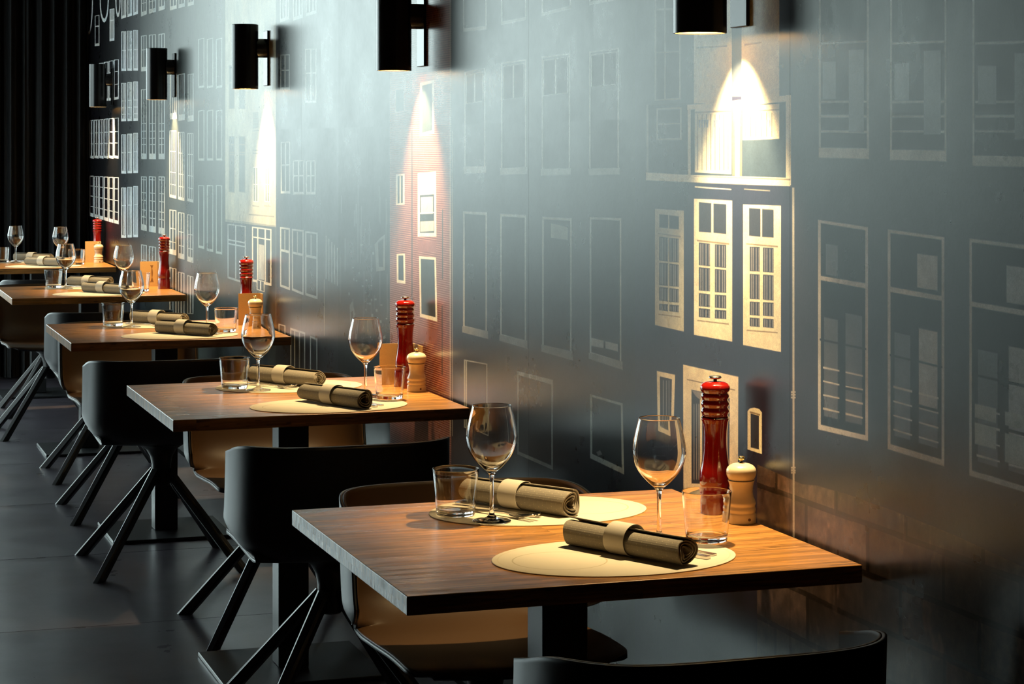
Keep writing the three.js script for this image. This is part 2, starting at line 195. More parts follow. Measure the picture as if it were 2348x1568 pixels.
[30,3524,1256,3519,1256,3519,1214,3524,1214],[24,3563,1207,3518,1208,3518,1162,3563,1161],[30,3558,1205,3553,1206,3553,1162,3558,1162],[30,3549,1206,3544,1206,3544,1162,3549,1162],[30,3536,1206,3531,1206,3531,1163,3536,1162],
[30,3524,1206,3519,1207,3519,1163,3524,1163],[24,3563,1156,3518,1158,3518,1133,3563,1131],[30,3558,1154,3553,1155,3553,1132,3558,1132],[30,3549,1155,3544,1155,3544,1133,3549,1132],[30,3536,1155,3531,1156,3531,1133,3536,1133],
[30,3524,1156,3519,1156,3519,1134,3524,1133],[24,3563,1126,3518,1128,3518,1112,3563,1110],[30,3558,1125,3553,1125,3553,1111,3558,1111],[30,3549,1125,3544,1125,3544,1112,3549,1111],[30,3536,1126,3531,1126,3531,1112,3536,1112],
[30,3524,1126,3519,1127,3519,1113,3524,1113],[25,3637,1261,3500,1263,3500,1260,3637,1259],[25,3635,1099,3501,1106,3501,1104,3635,1097],[21,3939,1004,3672,1007,3674,770,3937,728],[25,3919,977,3688,981,3688,979,3919,975],
[24,3896,958,3712,962,3714,796,3896,771],[30,3886,931,3881,931,3881,780,3886,780],[30,3873,933,3868,933,3868,782,3873,782],[30,3862,934,3857,934,3857,784,3862,783],[21,3854,957,3843,957,3843,778,3854,776],
[30,3895,957,3850,958,3850,942,3875,947],[30,3734,955,3720,955,3720,801,3734,798],[21,4078,977,3980,979,3989,853,4073,854],[24,4061,967,3997,968,4002,864,4059,864],[30,4045,961,4040,961,4040,869,4045,870],
[30,4028,962,4024,963,4024,871,4028,872],[30,4014,964,4010,964,4010,872,4014,874],[21,3631,947,3621,953,3602,957,3579,957,3568,952,3568,875,3631,875],[25,3621,948,3576,948,3576,945,3621,945],
[24,3617,944,3581,944,3581,882,3617,881],[31,5444,1266,5232,1270,5232,943,5444,941],[32,5428,1260,5247,1262,5247,962,5428,960],[33,5452,957,5225,963,5221,942,5452,940],[31,5123,1270,4917,1273,4917,947,5123,947],
[32,5109,1263,4930,1266,4930,965,5109,965],[33,5130,962,4910,966,4907,946,5130,946],[31,4800,1273,4593,1276,4593,951,4800,949],[32,4787,1267,4604,1270,4604,967,4787,966],[33,4806,966,4587,970,4584,949,4806,949],
[31,4475,1283,4279,1287,4279,960,4475,964],[32,4464,1278,4289,1281,4289,977,4464,980],[33,4481,977,4273,977,4271,959,4481,963],[16,4464,1012,4387,1012,4387,995,4464,994],[16,4376,1012,4299,1012,4299,996,4376,996],
[34,4737,1259,4619,1255,4619,1225,4737,1225],[31,5432,1641,5247,1644,5247,1376,5432,1370],[32,5420,1638,5258,1641,5258,1379,5420,1374],[31,5416,1631,5266,1636,5266,1558,5416,1554],[35,5410,1630,5271,1634,5271,1560,5410,1556],
[31,5346,1632,5334,1632,5334,1558,5346,1558],[33,5440,1386,5240,1390,5240,1372,5440,1367],[31,5116,1653,4917,1655,4917,1377,5116,1371],[32,5105,1650,4927,1651,4927,1380,5105,1374],[31,5102,1644,4933,1647,4933,1562,5102,1559],
[35,5097,1642,4938,1645,4938,1563,5097,1560],[31,5022,1643,5011,1644,5011,1562,5022,1562],[33,5123,1386,4910,1391,4910,1374,5123,1368],[31,4803,1657,4604,1657,4604,1379,4803,1373],[32,4794,1653,4613,1654,4613,1382,4794,1376],
[31,4791,1648,4619,1649,4619,1565,4791,1562],[35,4786,1646,4624,1648,4624,1566,4786,1564],[31,4708,1647,4699,1647,4699,1565,4708,1565],[33,4810,1387,4598,1392,4598,1376,4810,1371],[31,4478,1656,4294,1656,4294,1384,4478,1379],
[32,4469,1653,4302,1653,4302,1387,4469,1382],[31,4467,1648,4307,1649,4307,1577,4467,1575],[35,4462,1646,4311,1647,4311,1578,4462,1576],[31,4390,1647,4382,1647,4382,1577,4390,1577],[33,4483,1392,4289,1396,4289,1381,4483,1377],
[31,5444,1904,5236,1888,5236,1744,5444,1748],[32,5432,1899,5247,1886,5247,1753,5432,1757],[33,5444,1757,5236,1754,5236,1744,5444,1748],[31,5116,1879,4917,1864,4917,1751,5116,1749],[32,5105,1875,4927,1862,4927,1758,5105,1758],
[33,5116,1758,4917,1759,4917,1751,5116,1749],[31,4803,1855,4598,1840,4598,1759,4803,1754],[32,4794,1852,4607,1838,4607,1766,4794,1762],[33,4803,1762,4598,1767,4598,1759,4803,1754],[31,4478,1831,4299,1817,4299,1761,4478,1760],
[32,4469,1827,4307,1816,4307,1768,4469,1768],[33,4478,1768,4299,1769,4299,1761,4478,1760],[31,5436,869,5229,878,5229,690,5436,686],[32,5424,866,5240,874,5240,694,5424,690],[31,5420,866,5408,867,5408,690,5420,690],
[31,4987,884,4722,890,4722,677,4987,677],[32,4974,874,4734,878,4734,686,4974,686],[31,4472,884,4271,887,4263,734,4472,740],[32,4458,879,4283,881,4277,747,4458,752],[30,4433,759,4409,767,4395,759,4422,752],
[20,5568,1913,5559,1913,5559,647,5568,646],[20,5545,1483,5539,1483,5539,649,5545,649],[36,5866,1622,5719,1627,5719,1477,5866,1468],[37,5843,1614,5740,1618,5740,1485,5843,1478],[36,5889,1362,5701,1370,5697,1187,5889,1179],
[37,5866,1354,5723,1360,5719,1197,5865,1191],[15,5866,1355,5723,1360,5723,1305,5866,1299],[15,5857,1294,5732,1299,5732,1250,5857,1245],[16,5861,1224,5723,1231,5723,1202,5861,1194],[36,5866,1249,5719,1256,5719,1253,5866,1245],
[36,5875,1124,5701,1129,5688,950,5866,950],[37,5856,1117,5718,1121,5707,961,5848,960],[36,6127,1355,6029,1359,6029,1268,6127,1263],[37,6107,1351,6049,1353,6049,1272,6107,1269],[36,6085,1352,6070,1352,6070,1271,6085,1270],
[36,6119,1118,6025,1124,6020,1034,6117,1032],[37,6099,1114,6044,1117,6040,1043,6097,1042],[36,6102,867,6034,869,6034,834,6102,830],[37,6087,863,6049,865,6049,837,6087,835],[38,6137,1610,6029,1611,6029,1543,6137,1541],
[37,6127,1607,6039,1609,6039,1545,6127,1543],[39,5889,1167,5701,1174,5701,1144,5889,1136],[39,5889,921,5688,926,5688,886,5889,880],[37,5954,1485,5944,1485,5944,875,5954,875],[37,5641,1265,5633,1266,5633,1072,5641,1072],
[37,5645,999,5637,999,5637,806,5645,805],[40,6684,913,6667,914,6667,846,6684,844],[40,6515,1043,6503,1044,6503,908,6515,907],[40,6636,1233,6621,1233,6621,1181,6636,1181],[40,6545,1249,6535,1249,6535,1098,6545,1098],
[40,6561,1185,6548,1186,6548,1066,6561,1065],[40,6447,1203,6438,1204,6438,1128,6447,1127],[40,6616,1254,6599,1254,6599,1191,6616,1191],[40,6235,1245,6226,1245,6226,1202,6235,1202],[40,6387,976,6374,977,6374,933,6387,932],
[40,6830,1071,6811,1072,6811,946,6830,945],[40,6660,946,6643,948,6643,795,6660,794],[40,6830,1093,6818,1094,6818,923,6830,922],[40,6319,1084,6308,1084,6308,951,6319,950],[40,6812,1276,6802,1276,6802,1218,6812,1218],
[40,6232,1051,6220,1052,6220,915,6232,914],[40,6425,958,6409,960,6409,805,6425,804],[40,6313,1284,6306,1284,6306,1200,6313,1200],[40,6480,962,6471,962,6471,915,6480,914],[40,6592,1208,6581,1209,6581,1067,6592,1066],
[40,6423,1102,6407,1103,6407,990,6423,989],[40,6244,1278,6234,1278,6234,1138,6244,1137],[40,6764,1137,6745,1138,6745,1029,6764,1028],[40,6588,1315,6580,1315,6580,1166,6588,1165],[40,6521,934,6510,935,6510,830,6521,829],
[40,6327,1316,6316,1317,6316,1207,6327,1207],[40,6220,977,6212,978,6212,932,6220,931],[41,6494,925,6477,927,6474,922,6491,921],[41,6264,862,6248,864,6245,856,6261,854],[41,6556,1127,6536,1129,6533,1121,6553,1121],
[41,6278,857,6255,860,6253,852,6275,850],[41,6366,935,6343,937,6340,928,6363,927],[41,6534,1128,6519,1129,6516,1125,6531,1125],[41,6539,886,6527,888,6524,882,6536,881],[41,6316,1080,6304,1081,6302,1077,6313,1076],
[41,6684,875,6670,877,6667,873,6682,872],[41,6315,904,6295,906,6293,897,6312,896],[41,6698,821,6676,823,6673,819,6695,817],[41,6310,953,6284,955,6281,952,6307,950],[41,6429,1005,6408,1007,6405,1003,6426,1002],
[41,6713,963,6695,965,6692,956,6710,954],[41,6490,1019,6469,1021,6466,1015,6487,1014],[41,6245,916,6227,918,6225,914,6243,913],[41,6418,916,6395,918,6392,909,6415,907],[41,6614,1009,6595,1011,6593,1006,6611,1005],
[41,6538,997,6518,999,6515,994,6535,993],[41,6658,1048,6644,1050,6642,1045,6655,1044],[41,6381,966,6354,969,6352,963,6378,961],[41,6445,949,6423,951,6420,944,6443,942],[41,6425,962,6409,964,6406,956,6423,955],
[41,6417,1059,6403,1061,6400,1058,6415,1057],[41,6547,1151,6533,1152,6530,1149,6544,1148],[41,6583,1037,6562,1039,6559,1031,6580,1030],[41,6407,1109,6382,1111,6380,1103,6405,1102],[41,6471,946,6452,948,6449,945,6468,943],
[41,6399,839,6376,842,6374,838,6397,836],[41,6666,835,6639,838,6636,830,6663,828],[41,6341,1117,6318,1119,6315,1115,6338,1114],[41,6647,1013,6636,1015,6633,1006,6645,1006],[41,6644,902,6623,904,6620,896,6641,894],
[41,6420,846,6403,848,6400,842,6417,841],[41,6378,1135,6310,1158,6253,1171,6253,1061,6357,1052],[4,6336,1142,6273,1158,6273,1070,6325,1068],[41,6695,922,6660,939,6632,910,6632,822,6683,813],[4,6678,902,6649,909,6649,834,6672,832],
[42,7759,1137,7587,1139,7587,912,7759,915],[43,7736,1131,7609,1132,7609,922,7736,924],[42,7745,1056,7595,1056,7595,1046,7745,1047],[42,7682,1129,7668,1129,7668,1051,7682,1051],[42,7557,1138,7365,1141,7365,909,7557,914],
[43,7536,1132,7386,1134,7386,919,7536,923],[42,7542,1056,7375,1056,7375,1047,7542,1047],[42,7472,1131,7456,1131,7456,1051,7472,1051],[42,7341,1138,7149,1141,7149,910,7341,911],[43,7321,1132,7169,1134,7169,920,7321,920],
[42,7326,1056,7159,1057,7159,1048,7326,1047],[42,7256,1130,7240,1130,7240,1052,7256,1052],[42,7747,1454,7583,1455,7583,1265,7747,1261],[43,7728,1450,7601,1451,7601,1274,7728,1271],[42,7676,1450,7653,1451,7653,1273,7676,1272],
[42,7728,1370,7601,1372,7601,1367,7728,1365],[42,7539,1386,7355,1389,7355,1267,7539,1262],[43,7521,1382,7372,1385,7372,1276,7521,1272],[42,7457,1383,7435,1384,7435,1274,7457,1274],[42,7521,1333,7372,1336,7372,1331,7521,1328],
[42,7327,1387,7179,1390,7179,1271,7327,1267],[43,7310,1384,7196,1386,7196,1280,7310,1277],[42,7263,1385,7242,1385,7242,1279,7263,1278],[42,7310,1336,7196,1338,7196,1334,7310,1331],[42,7755,1778,7590,1773,7590,1643,7755,1647],
[43,7736,1774,7609,1770,7609,1653,7736,1656],[42,7683,1772,7661,1772,7661,1654,7683,1655],[42,7736,1721,7609,1718,7609,1713,7736,1716],[42,7341,1782,7166,1776,7166,1588,7341,1591],[43,7324,1778,7182,1773,7182,1597,7324,1600],
[42,7263,1776,7242,1775,7242,1598,7263,1599],[42,7324,1698,7182,1694,7182,1690,7324,1693],[42,7763,2079,7605,2067,7605,1902,7763,1897],[43,7744,2074,7623,2065,7623,1913,7744,1911],[42,7718,2072,7696,2070,7696,1912,7718,1911],
[42,7666,2068,7644,2066,7644,1913,7666,1912],[42,7539,2062,7383,2050,7383,1895,7539,1892],[43,7521,2057,7400,2048,7400,1907,7521,1905],[42,7495,2055,7473,2053,7473,1905,7495,1905],[42,7443,2051,7422,2050,7422,1906,7443,1906],
[42,7334,2047,7166,2034,7166,1898,7334,1896],[43,7317,2042,7182,2032,7182,1909,7317,1908],[42,7285,2039,7264,2038,7264,1909,7285,1908],[42,7229,2035,7209,2034,7209,1909,7229,1909],[42,7030,1135,7017,1136,7017,988,7030,987],
[42,6989,1126,6976,1127,6976,984,6989,984],[42,6948,1118,6935,1118,6935,981,6948,980],[42,6908,1109,6895,1110,6895,978,6908,977],[42,6868,1101,6856,1102,6856,974,6868,974],[42,7786,775,7664,778,7664,731,7786,732],
[43,7767,771,7683,773,7683,736,7767,736],[42,7583,777,7341,780,7341,626,7583,623],[43,7565,769,7358,772,7358,633,7565,631],[42,7518,770,7500,770,7500,632,7518,631],[42,7440,771,7423,771,7423,633,7440,632],
[42,7266,775,7153,775,7153,630,7266,633],[43,7249,768,7169,767,7169,638,7249,641],[20,7055,985,7046,986,7046,793,7055,792],[20,7844,1167,7828,1167,7828,725,7844,724],[20,7871,1067,7861,1068,7861,723,7871,722],
[44,8844,1122,7832,1134,7832,21,8844,-152],[45,8844,1128,7832,1139,7832,1133,8844,1118],[45,8344,1167,7863,1174,7863,1169,8344,1162],[45,8766,1478,8638,1478,8638,1244,8766,1245],[46,8752,1475,8652,1475,8652,1247,8752,1248],
[45,8752,1446,8652,1445,8652,1440,8752,1440],[45,8752,1413,8652,1413,8652,1407,8752,1408],[45,8752,1404,8652,1403,8652,1398,8752,1398],[45,8766,1773,8638,1772,8638,1589,8766,1591],[46,8752,1770,8652,1769,8652,1592,8752,1593],
[45,8752,1703,8652,1702,8652,1696,8752,1697],[45,8550,1477,8415,1477,8415,1249,8550,1250],[46,8537,1475,8428,1474,8428,1252,8537,1252],[45,8537,1446,8428,1445,8428,1440,8537,1440],[45,8537,1414,8428,1414,8428,1408,8537,1409],
[45,8537,1405,8428,1404,8428,1399,8537,1399],[45,8550,1765,8415,1764,8415,1585,8550,1588],[46,8537,1763,8428,1762,8428,1588,8537,1590],[45,8537,1697,8428,1696,8428,1690,8537,1691],[36,8266,1354,8156,1357,8156,1218,8266,1218],
[46,8249,1351,8172,1353,8172,1221,8249,1221],[36,8217,1352,8204,1352,8204,1221,8217,1221],[36,8249,1288,8172,1288,8172,1286,8249,1285],[45,8266,1423,8156,1423,8156,1418,8266,1418],[45,8266,1411,8156,1411,8156,1406,8266,1406],
[45,8275,1204,8139,1204,8139,1199,8275,1199],[45,8266,1569,8156,1570,8156,1510,8266,1507],[47,8256,1567,8166,1568,8166,1512,8256,1510],[45,8256,1547,8166,1548,8166,1543,8256,1542],[45,8256,1526,8166,1527,8166,1522,8256,1521],
[45,8275,1499,8147,1500,8147,1496,8275,1495],[36,8040,1357,7938,1359,7938,1223,8040,1224],[46,8023,1354,7954,1356,7954,1227,8023,1227],[36,7994,1354,7982,1355,7982,1227,7994,1227],[36,8023,1292,7954,1292,7954,1290,8023,1289],
[45,8040,1424,7938,1424,7938,1419,8040,1419],[45,8040,1412,7938,1412,7938,1407,8040,1407],[45,8048,1210,7922,1211,7922,1206,8048,1205],[45,8040,1566,7938,1567,7938,1509,8040,1506],[47,8030,1564,7947,1565,7947,1510,8030,1508],
[45,8030,1545,7947,1546,7947,1541,8030,1540],[45,8030,1524,7947,1525,7947,1521,8030,1519],[45,8048,1498,7930,1499,7930,1494,8048,1493],[42,8795,1111,8406,1116,8406,882,8795,883],[43,8771,1107,8428,1111,8428,891,8771,892],
[42,8630,1109,8602,1109,8602,892,8630,892],[42,8771,1048,8428,1051,8428,1045,8771,1042],[42,8771,1032,8428,1035,8428,1029,8771,1026],[36,8283,1119,7911,1123,7911,907,8283,902],[43,8257,1114,7935,1118,7935,917,8257,912],
[36,8181,1115,8156,1115,8156,914,8181,913],[36,8039,1117,8014,1117,8014,916,8039,915],[36,8257,1081,7935,1084,7935,1079,8257,1076],[16,8147,1055,8048,1056,8048,921,8147,919],[36,8189,916,8040,917,8040,875,8189,875],
[43,8172,913,8056,913,8056,878,8172,879],[36,8126,913,8101,913,8101,878,8126,879],[48,9492,1260,9338,1261,9338,979,9492,978],[49,9467,1256,9362,1257,9362,991,9467,990],[48,9492,1594,9338,1597,9338,1371,9492,1370],
[49,9469,1590,9359,1593,9359,1381,9469,1380],[48,9492,1916,9338,1916,9338,1696,9492,1694],[49,9469,1912,9359,1912,9359,1705,9469,1704],[48,9276,1264,9121,1266,9121,976,9276,975],[49,9253,1260,9143,1261,9143,988,9253,986],
[48,9276,1591,9121,1594,9121,1373,9276,1372],[49,9255,1587,9141,1590,9141,1383,9255,1382],[48,9276,1906,9121,1906,9121,1691,9276,1689],[49,9255,1902,9141,1902,9141,1700,9255,1699],[48,9059,1269,8913,1269,8913,976,9059,974],
[49,9036,1265,8935,1265,8935,986,9036,985],[48,9059,1588,8913,1591,8913,1375,9059,1374],[49,9038,1584,8933,1587,8933,1384,9038,1383],[48,9059,1896,8913,1896,8913,1685,9059,1683],[49,9038,1892,8933,1892,8933,1695,9038,1693],
[36,10287,1510,10083,1509,10083,1183,10287,1186],[50,10261,1506,10108,1505,10108,1198,10261,1201],[36,10224,1505,10201,1505,10201,1200,10224,1200],[36,10163,1505,10140,1505,10140,1199,10163,1199],
[36,10261,1411,10108,1410,10108,1406,10261,1407],[36,10261,1311,10108,1309,10108,1305,10261,1307],[36,10261,1252,10108,1250,10108,1246,10261,1249],[36,10287,1127,10083,1129,10083,913,10287,911],
[50,10258,1122,10110,1124,10110,938,10258,937],[36,10197,1123,10171,1123,10171,937,10197,937],[36,10258,1039,10110,1040,10110,1036,10258,1034],[36,10258,974,10110,975,10110,971,10258,970],
[36,10274,1783,10070,1781,10070,1565,10274,1563],[50,10248,1778,10095,1777,10095,1594,10248,1593],[36,10201,1778,10182,1778,10182,1593,10201,1593],[36,10140,1777,10121,1777,10121,1594,10140,1593],
[36,10274,2269,10070,2254,10070,2088,10274,2091],[50,10248,2263,10095,2252,10095,2106,10248,2110],[36,10181,2258,10162,2256,10162,2108,10181,2108],[36,10287,847,10083,850,10083,634,10287,619],
[50,10258,843,10110,846,10110,637,10258,626],[36,10203,844,10165,845,10165,633,10203,630],[51,10039,1501,9856,1501,9856,1178,10039,1182],[50,10014,1497,9880,1496,9880,1193,10014,1196],[51,9984,1497,9962,1497,9962,1195,9984,1195],
[51,9929,1497,9907,1497,9907,1194,9929,1194],[51,10014,1404,9880,1403,9880,1399,10014,1400],[51,10014,1305,9880,1303,9880,1299,10014,1301],[51,10014,1247,9880,1245,9880,1241,10014,1243],
[51,10039,1122,9856,1123,9856,905,10039,904],[50,10012,1117,9883,1119,9883,930,10012,929],[51,9959,1118,9935,1118,9935,929,9959,929],[51,10012,1032,9883,1033,9883,1029,10012,1028],[51,10012,967,9883,968,9883,964,10012,963],
[51,10027,1775,9844,1774,9844,1556,10027,1554],[50,10002,1771,9868,1770,9868,1584,10002,1583],[51,9962,1770,9944,1770,9944,1584,9962,1584],[51,9907,1770,9889,1770,9889,1584,9907,1584],
[51,10027,2250,9844,2237,9844,2084,10027,2087],[50,10002,2244,9868,2234,9868,2102,10002,2105],[51,9944,2240,9926,2239,9926,2103,9944,2104],[51,10039,840,9856,843,9856,652,10039,638],[50,10012,836,9883,838,9883,654,10012,644],
[51,9965,837,9929,838,9929,651,9965,648],[51,9781,1495,9616,1494,9616,1177,9781,1180],[50,9758,1490,9639,1490,9639,1191,9758,1194],[51,9732,1490,9711,1490,9711,1193,9732,1193],[51,9682,1490,9661,1490,9661,1192,9682,1192],
[51,9758,1399,9639,1398,9639,1394,9758,1395],[51,9758,1301,9639,1299,9639,1296,9758,1297],[51,9758,1244,9639,1242,9639,1239,9758,1241],[51,9781,1120,9616,1121,9616,902,9781,902],[50,9755,1116,9641,1117,9641,926,9755,926],
[51,9710,1116,9686,1116,9686,926,9710,926],[51,9755,1030,9641,1031,9641,1027,9755,1026],[51,9755,965,9641,966,9641,962,9755,961],[51,9769,1767,9605,1766,9605,1549,9769,1547],[50,9746,1763,9627,1762,9627,1577,9746,1575],
[51,9712,1763,9694,1763,9694,1576,9712,1576],[51,9662,1763,9645,1762,9645,1576,9662,1576],[51,9769,2231,9605,2218,9605,2078,9769,2080],[50,9746,2225,9627,2216,9627,2095,9746,2097],[51,9695,2221,9678,2220,9678,2096,9695,2096],
[51,9781,839,9616,841,9616,670,9781,658],[50,9755,835,9641,836,9641,672,9755,664],[51,9715,836,9680,836,9680,670,9715,667],[52,11204,1731,11008,1728,11008,1365,11204,1364],[53,11173,1726,11038,1724,11038,1394,11173,1394],
[52,11120,1725,11090,1725,11090,1394,11120,1394],[52,11173,1553,11038,1553,11038,1548,11173,1549],[52,11173,1513,11038,1513,11038,1508,11173,1508],[52,11173,1476,11038,1476,11038,1472,11173,1472],
[52,11173,1443,11038,1444,11038,1439,11173,1439],[52,11204,1274,11008,1275,11008,992,11204,992],[53,11173,1270,11038,1270,11038,1024,11173,1024],[52,11120,1270,11090,1270,11090,1024,11120,1024],
[52,11173,1259,11038,1260,11038,1255,11173,1255],[52,11173,1192,11038,1192,11038,1188,11173,1187],[52,11173,1152,11038,1153,11038,1148,11173,1148],[52,11173,1101,11038,1102,11038,1097,11173,1097],
[52,11173,1065,11038,1065,11038,1061,11173,1060],[52,11204,2013,11008,2008,11008,1821,11204,1825],[53,11173,2008,11038,2005,11038,1845,11173,1847],[52,11117,2007,11093,2006,11093,1846,11117,1846],
[52,11173,1939,11038,1936,11038,1932,11173,1935],[52,11204,2339,11008,2325,11008,2115,11204,2114],[53,11173,2332,11038,2322,11038,2136,11173,2137],[52,11117,2328,11093,2327,11093,2137,11117,2137],
[52,11173,2183,11038,2180,11038,2176,11173,2179],[52,11204,916,11008,920,11008,722,11204,714],[53,11173,912,11038,915,11038,725,11173,720],[52,11117,913,11093,914,11093,723,11117,722],[52,11173,838,11038,842,11038,838,11173,834],
[52,10935,1724,10706,1721,10706,1367,10935,1366],[53,10905,1720,10734,1717,10734,1396,10905,1395],[52,10833,1719,10805,1718,10805,1395,10833,1395],[52,10905,1551,10734,1550,10734,1546,10905,1546],
[52,10905,1511,10734,1511,10734,1507,10905,1507],[52,10905,1475,10734,1476,10734,1471,10905,1471],[52,10905,1443,10734,1444,10734,1439,10905,1439],[52,10935,1278,10706,1279,10706,996,10935,993],
[53,10905,1274,10734,1275,10734,1027,10905,1025],[52,10833,1274,10805,1274,10805,1026,10833,1026],[52,10905,1263,10734,1264,10734,1260,10905,1259],[52,10905,1195,10734,1196,10734,1192,10905,1191],
[52,10905,1155,10734,1156,10734,1152,10905,1151],[52,10905,1104,10734,1105,10734,1101,10905,1099],[52,10905,1067,10734,1069,10734,1064,10905,1062],[52,10935,2005,10706,1998,10706,1816,10935,1821],
[53,10905,2000,10734,1995,10734,1839,10905,1843],[52,10830,1997,10808,1997,10808,1840,10830,1841],[52,10905,1932,10734,1928,10734,1924,10905,1929],[52,10935,2319,10706,2302,10706,2110,10935,2113],
[53,10905,2312,10734,2300,10734,2132,10905,2135],[52,10830,2307,10808,2305,10808,2133,10830,2133],[52,10905,2175,10734,2170,10734,2167,10905,2172],[52,10935,919,10706,925,10706,741,10935,731],
[53,10905,915,10734,920,10734,744,10905,736],[52,10830,917,10808,918,10808,741,10830,740],[52,10905,846,10734,852,10734,849,10905,843],[52,10622,1717,10425,1714,10425,1369,10622,1368],
[53,10595,1712,10452,1710,10452,1397,10595,1396],[52,10536,1712,10509,1711,10509,1397,10536,1397],[52,10595,1548,10452,1548,10452,1543,10595,1544],[52,10595,1510,10452,1510,10452,1505,10595,1505],
[52,10595,1475,10452,1475,10452,1471,10595,1470],[52,10595,1443,10452,1444,10452,1440,10595,1439],[52,10622,1283,10425,1284,10425,998,10622,997],[53,10595,1278,10452,1279,10452,1029,10595,1028],
[52,10536,1279,10509,1279,10509,1028,10536,1028],[52,10595,1268,10452,1268,10452,1264,10595,1263],[52,10595,1199,10452,1200,10452,1196,10595,1195],[52,10595,1159,10452,1160,10452,1156,10595,1155],
[52,10595,1108,10452,1109,10452,1104,10595,1103],[52,10595,1071,10452,1072,10452,1067,10595,1066],[52,10622,1994,10425,1989,10425,1811,10622,1815],[53,10595,1989,10452,1985,10452,1833,10595,1836],
[52,10534,1987,10512,1987,10512,1835,10534,1835],[52,10595,1924,10452,1920,10452,1917,10595,1920],[52,10622,2295,10425,2280,10425,2107,10622,2108],[53,10595,2289,10452,2278,10452,2127,10595,2129],
[52,10534,2284,10512,2283,10512,2128,10534,2128],[52,10595,2165,10452,2161,10452,2158,10595,2162],[52,10622,925,10425,930,10425,758,10622,750],[53,10595,921,10452,925,10452,761,10595,756],
[52,10534,923,10512,923,10512,759,10534,758],[52,10595,858,10452,862,10452,859,10595,854],[54,11943,2073,11748,2064,11748,1845,11943,1851],[55,11912,2067,11778,2061,11778,1860,11912,1865],
[54,11885,2066,11851,2064,11851,1863,11885,1864],[54,11830,2063,11797,2062,11797,1861,11830,1862],[54,11912,1968,11778,1962,11778,1957,11912,1963],[54,11943,1785,11748,1780,11748,1569,11943,1570],
[55,11912,1780,11778,1777,11778,1583,11912,1585],[54,11885,1779,11851,1778,11851,1584,11885,1584],[54,11830,1778,11797,1777,11797,1584,11830,1584],[54,11912,1686,11778,1684,11778,1679,11912,1681],
[54,11912,1648,11778,1645,11778,1641,11912,1643],[54,11912,1611,11778,1609,11778,1605,11912,1606],[54,11943,1497,11748,1497,11748,1280,11943,1278],[55,11912,1493,11778,1492,11778,1294,11912,1293],
[54,11885,1493,11851,1493,11851,1293,11885,1293],[54,11830,1493,11797,1492,11797,1294,11830,1294],[54,11912,1397,11778,1397,11778,1392,11912,1392],[54,11943,1200,11748,1204,11748,927,11943,919],
[55,11912,1196,11778,1199,11778,940,11912,935],[54,11885,1196,11851,1197,11851,937,11885,936],[54,11830,1198,11797,1198,11797,940,11830,938],[54,11912,1102,11778,1106,11778,1101,11912,1097],
[54,11943,2395,11748,2380,11748,2141,11943,2142],[55,11912,2389,11778,2379,11778,2157,11912,2159],[54,11888,2387,11857,2384,11857,2158,11888,2158],[54,11825,2382,11794,2380,11794,2157,11825,2158],
[54,11706,2065,11526,2056,11526,1839,11706,1845],[55,11676,2060,11555,2054,11555,1854,11676,1858],[54,11653,2059,11620,2057,11620,1856,11653,1857],[54,11603,2056,11570,2054,11570,1855,11603,1856],
[54,11676,1961,11555,1956,11555,1951,11676,1956],[54,11706,1783,11526,1778,11526,1568,11706,1569],[55,11676,1778,11555,1775,11555,1582,11676,1583],[54,11653,1777,11620,1776,11620,1583,11653,1583],
[54,11603,1776,11570,1775,11570,1582,11603,1583],[54,11676,1684,11555,1682,11555,1677,11676,1680],[54,11676,1646,11555,1644,11555,1639,11676,1641],[54,11676,1610,11555,1608,11555,1604,11676,1605],
[54,11706,1500,11526,1500,11526,1285,11706,1282],[55,11676,1496,11555,1496,11555,1298,11676,1297],[54,11653,1496,11620,1496,11620,1298,11653,1297],[54,11603,1496,11570,1496,11570,1298,11603,1298],
[54,11676,1400,11555,1401,11555,1396,11676,1396],[54,11706,1208,11526,1212,11526,938,11706,930],[55,11676,1205,11555,1207,11555,951,11676,946],[54,11653,1205,11620,1206,11620,948,11653,947],
[54,11603,1206,11570,1207,11570,950,11603,949],[54,11676,1111,11555,1115,11555,1110,11676,1107],[54,11706,2377,11526,2364,11526,2138,11706,2139],[55,11676,2371,11555,2362,11555,2154,11676,2155],
[54,11655,2369,11626,2367,11626,2155,11655,2155],[54,11598,2365,11568,2363,11568,2154,11598,2155],[54,11486,2058,11312,2049,11312,1833,11486,1839],[55,11457,2053,11340,2047,11340,1848,11457,1852],
[54,11435,2051,11403,2050,11403,1850,11435,1851],[54,11386,2049,11355,2047,11355,1848,11386,1850],[54,11457,1954,11340,1949,11340,1944,11457,1949],[54,11486,1781,11312,1776,11312,1567,11486,1568],
[55,11457,1776,11340,1773,11340,1581,11457,1582],[54,11435,1775,11403,1774,11403,1582,11435,1582],[54,11386,1774,11355,1773,11355,1581,11386,1581],[54,11457,1683,11340,1680,11340,1676,11457,1678],
[54,11457,1645,11340,1643,11340,1638,11457,1640],[54,11457,1609,11340,1607,11340,1602,11457,1604],[54,11486,1503,11312,1503,11312,1289,11486,1286],[55,11457,1499,11340,1499,11340,1302,11457,1301],
[54,11435,1499,11403,1499,11403,1301,11435,1301],[54,11386,1499,11355,1499,11355,1302,11386,1302],[54,11457,1404,11340,1404,11340,1400,11457,1399],[54,11486,1217,11312,1220,11312,948,11486,941],
[55,11457,1213,11340,1215,11340,961,11457,956],[54,11435,1213,11403,1214,11403,958,11435,957],[54,11386,1214,11355,1215,11355,960,11386,959],[54,11457,1120,11340,1124,11340,1119,11457,1116],
[54,11486,2361,11312,2348,11312,2135,11486,2136],[55,11457,2354,11340,2346,11340,2151,11457,2152],[54,11437,2353,11408,2351,11408,2152,11437,2152],[54,11381,2349,11353,2347,11353,2151,11381,2151],
